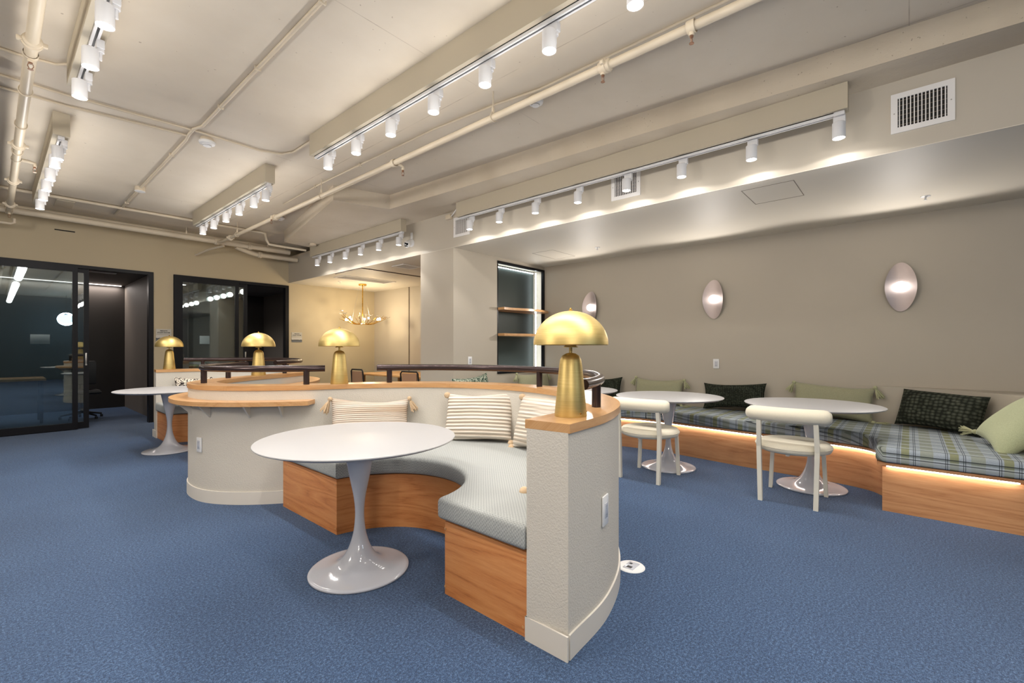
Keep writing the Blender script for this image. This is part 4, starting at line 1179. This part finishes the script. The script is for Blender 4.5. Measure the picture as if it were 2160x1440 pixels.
def hanger(x, y, z, r, label):
    t_ = thing('pipe_hanger', label, 'pipe hanger', (x, y, z), 0, 'ring hangers of the ceiling pipes')
    m = MB(); m.cyl((0, 0, r + .05), (0, 0, SLAB - z), .005, 8); m.build('rod', 'pipe_paint', t_)
    m = MB(); m.tube([((r + .005) * math.cos(a), 0, (r + .005) * math.sin(a) + (.012 if math.sin(a) > 0 else 0) * abs(math.sin(a))) for a in [2 * PI * k / 24 for k in range(25)]], .004, 6, cap=False)
    m.rbox(-.010, .010, -.008, .008, r + .01, r + .055, .003); m.build('ring', 'pipe_paint', t_)
    return t_
hanger(2.53, 2.40, 3.0, .025, 'rod and ring hanger beside the ceiling detector over the table')
hanger(2.53, 5.15, 3.0, .025, 'rod and ring hanger in front of the drop panel corner')
hanger(2.53, 7.9, 3.0, .025, 'rod and ring hanger where the sprinkler pipe nears the thick pipe')
hanger(PLx, 4.62, 3.02, .030, 'ring hanger on the entrance side pipe, near the rusty sprinkler')
hanger(PLx, 5.35, 3.02, .030, 'ring hanger on the entrance side pipe, middle one')
hanger(PLx, 6.1, 3.02, .030, 'ring hanger on the entrance side pipe, by the glass doors')
hanger(2.1, 8.88, 3.045, .042, 'ring hanger on the thick main pipe before the window frame')
hanger(3.35, 8.88, 3.045, .042, 'ring hanger on the thick main pipe next to the fascia')

def sprinkler(x, y, z, label, outx=0.0, up=.0, head_z=-.09):
    t_ = thing('sprinkler_head', label, 'sprinkler', (x, y, z), 0, 'sprinkler heads')
    m = MB(); m.lathe([(.034, -.022), (.036, -.014), (.036, .014), (.034, .022)], 18, m=Matrix.Rotation(PI / 2, 4, 'X'), close=False)
    if outx: m.tube([(0, 0, 0), (outx * .7, 0, 0), (outx, 0, -.01), (outx, 0, -.04)], .015, 12)
    else: m.cyl((0, 0, -.02), (0, 0, -.05), .015, 12)
    m.build('fitting', 'pipe_paint', t_)
    m = MB(); m.cyl((outx, 0, -.038), (outx, 0, -.058), .010, 10); m.tube([(outx - .010, 0, -.058), (outx - .013, 0, -.072), (outx - .004, 0, -.09)], .0022, 6); m.tube([(outx + .010, 0, -.058), (outx + .013, 0, -.072), (outx + .004, 0, -.09)], .0022, 6)
    m.lathe([(.001, -.093), (.013, -.093), (.013, -.090), (.001, -.090)], 14, (outx, 0, 0), close=False); m.build('head', 'copper', t_)
sprinkler(2.53, .90, 3.0, 'sprinkler head on the pipe above the table, first from the top picture edge')
sprinkler(2.53, 1.45, 3.0, 'bare clamp fitting with sprinkler under the pipe, beside the long box', .0)
sprinkler(2.53, 3.70, 3.0, 'sprinkler head on a bent arm over the partition', .10)
sprinkler(2.53, 6.45, 3.0, 'sprinkler head with rusty cap by the drop panel', -.05)
sprinkler(PLx, 4.02, 3.02, 'rusty sprinkler head under the entrance side pipe')
sprinkler(PLx, 6.35, 3.02, 'sprinkler head on the elbow beside the far ceiling box', .12)
sprinkler(PLx, 8.80, 3.02, 'sprinkler head at the junction over the open glass door')
def flush_head(x, y, label):
    t_ = thing('sprinkler_head', label, 'sprinkler', (x, y, SOF), 0, 'sprinkler heads')
    m = MB(); m.lathe([(.001, 0), (.035, 0), (.035, -.003), (.028, -.006), (.001, -.006)], 24, close=False); m.build('escutcheon', 'white_plastic', t_)
    m = MB(); m.cyl((0, 0, -.005), (0, 0, -.03), .006, 10); m.lathe([(.001, -.032), (.012, -.032), (.012, -.029), (.001, -.029)], 14, close=False); m.build('head', 'white_plastic', t_)
flush_head(5.325, -.106, 'flush white sprinkler in the lowered ceiling over the bench corner')
flush_head(5.225, 3.077, 'flush white sprinkler in the lowered ceiling near the niche')
flush_head(4.55, 8.5, 'flush white sprinkler in the alcove ceiling by the long diffuser')

def detector(x, y, z, label, r=.06, box=.03, cat='smoke detector'):
    t_ = thing('smoke_detector', label, cat, (x, y, z), 0, 'round ceiling detectors')
    m = MB(); m.lathe([(.001, 0), (r * .8, 0), (r * .8, -box), (.001, -box)], 28, close=False); m.build('mount', 'pipe_paint', t_)
    m = MB(); m.lathe([(.001, -box), (r, -box), (r * 1.03, -box - .008), (r * .95, -box - .022), (r * .6, -box - .03), (r * .5, -box - .042), (.001, -box - .044)], 32, close=False); m.build('cover', 'white_plastic', t_)
    m = MB(); m.lathe([(r * .56, -box - .031), (r * .54, -box - .039)], 28, close=False); m.build('sensor_ring', 'slot_dark', t_)
detector(1.335, 4.96, SLAB, 'round smoke detector on the open slab next to the crossing conduits', .066)
detector(2.80, 2.20, SLAB, 'round detector half hidden by the sprinkler pipe', .060)
detector(2.86, 7.1, SLAB, 'round detector beside the rusty sprinkler near the drop panel', .055, .01)
def jbox(x, y, z, r, h, label, mat='pipe_paint', lid='pipe_paint'):
    t_ = thing('junction_box', label, 'junction box', (x, y, z), 0, 'ceiling junction boxes')
    m = MB(); m.lathe([(.001, 0), (r, 0), (r, -h), (.001, -h)], 24, close=False); m.build('housing', mat, t_)
    m = MB(); m.lathe([(.001, -h), (r * 1.05, -h), (r * 1.05, -h - .005), (.001, -h - .005)], 24, close=False); m.build('lid', lid, t_)
jbox(1.20, 7.08, SLAB, .05, .05, 'round junction box with white lid on the long conduit', lid='white_plastic')
jbox(3.63, 7.70, BB, .055, .025, 'round junction box under the drop panel by the alcove track')
t_ = thing('junction_box', 'small square junction box at the top of the column fascia', 'junction box', (FX, 4.56, 2.955), 0, 'ceiling junction boxes')
m = MB(); m.rbox(-.04, 0, -.045, .045, -.03, .03, .004); m.build('housing', 'pipe_paint', t_)
m = MB(); m.tube([(-.02, -.04, .0), (-.03, -.10, .02), (-.06, -.19, .055)], .006, 8); m.build('cable', 'white_plastic', t_)
for (x, y, lab) in ((.03, 4.66, 'square junction box at the picture edge, first of the pair'), (.00, 5.08, 'square junction box at the picture edge, second of the pair')):
    m = MB(); m.rbox(-.06, .06, -.06, .06, -.05, 0, .004); tag(m.build('junction_box', 'pipe_paint', loc=(x - .06, y, SLAB)), lab, 'junction box', 'ceiling junction boxes')
m = MB(); m.rbox(-.09, .09, -.2, .2, -.012, 0, .003); tag(m.build('access_plate', 'pipe_paint', loc=(.66, 8.66, SLAB)), 'flat painted access plate on the slab above the first glass door', 'access plate')
m = MB(); m.box(-.11, .11, -.004, 0, -.008, .008); tag(m.build('wall_slot', 'vent_dark', loc=(.73, YW, 2.985)), 'narrow black slot high on the wall above the first glass door', 'wall slot')
# hatches in the lowered ceiling
def hatch(x0, x1, y0, y1, label):
    m = MB(); g = .004
    m.box(x0, x1, y0, y0 + g, SOF - .0015, SOF); m.box(x0, x1, y1 - g, y1, SOF - .0015, SOF); m.box(x0, x0 + g, y0, y1, SOF - .0015, SOF); m.box(x1 - g, x1, y0, y1, SOF - .0015, SOF)
    tag(m.build('ceiling_hatch', 'pipe_dark'), label, 'access hatch', 'flush access hatches')
hatch(4.13, 4.60, .68, 1.06, 'flush access hatch outline in the lowered ceiling near the vent')
hatch(4.95, 5.50, 3.60, 3.95, 'flush access hatch outline in the lowered ceiling near the niche')

# security camera
sc_ = thing('security_camera', 'white bullet security camera on the column beside the alcove opening', 'security camera', (FX, 5.38, 2.74))
m = MB(); m.rbox(-.012, 0, -.022, .022, .02, .15, .003); m.build('cable_cover', 'white_plastic', sc_)
m = MB(); m.lathe([(.001, 0), (.055, 0), (.055, .02), (.045, .04), (.001, .04)], 28, m=Matrix.Rotation(-PI / 2, 4, 'Y'), close=False); m.build('mount', 'white_plastic', sc_)
Rm = Matrix.Translation((-.045, 0, -.005)) @ Vector((0, 0, 1)).rotation_difference(Vector((-.75, -.25, -.45)).normalized()).to_matrix().to_4x4()
m = MB(); m.lathe([(.001, -.03), (.038, -.03), (.044, -.01), (.044, .075), (.040, .082), (.001, .082)], 28, m=Rm, close=False); m.build('housing', 'white_plastic', sc_)
m = MB(); m.rbox(-.030, .030, -.030, .030, .080, .086, .002, m=Rm); m.build('lens_window', 'camera_lens', sc_)
m = MB(); m.lathe([(.001, .0865), (.012, .0865), (.012, .089), (.001, .089)], 16, (0, .01, 0), m=Rm, close=False); m.build('lens', 'steel', sc_)
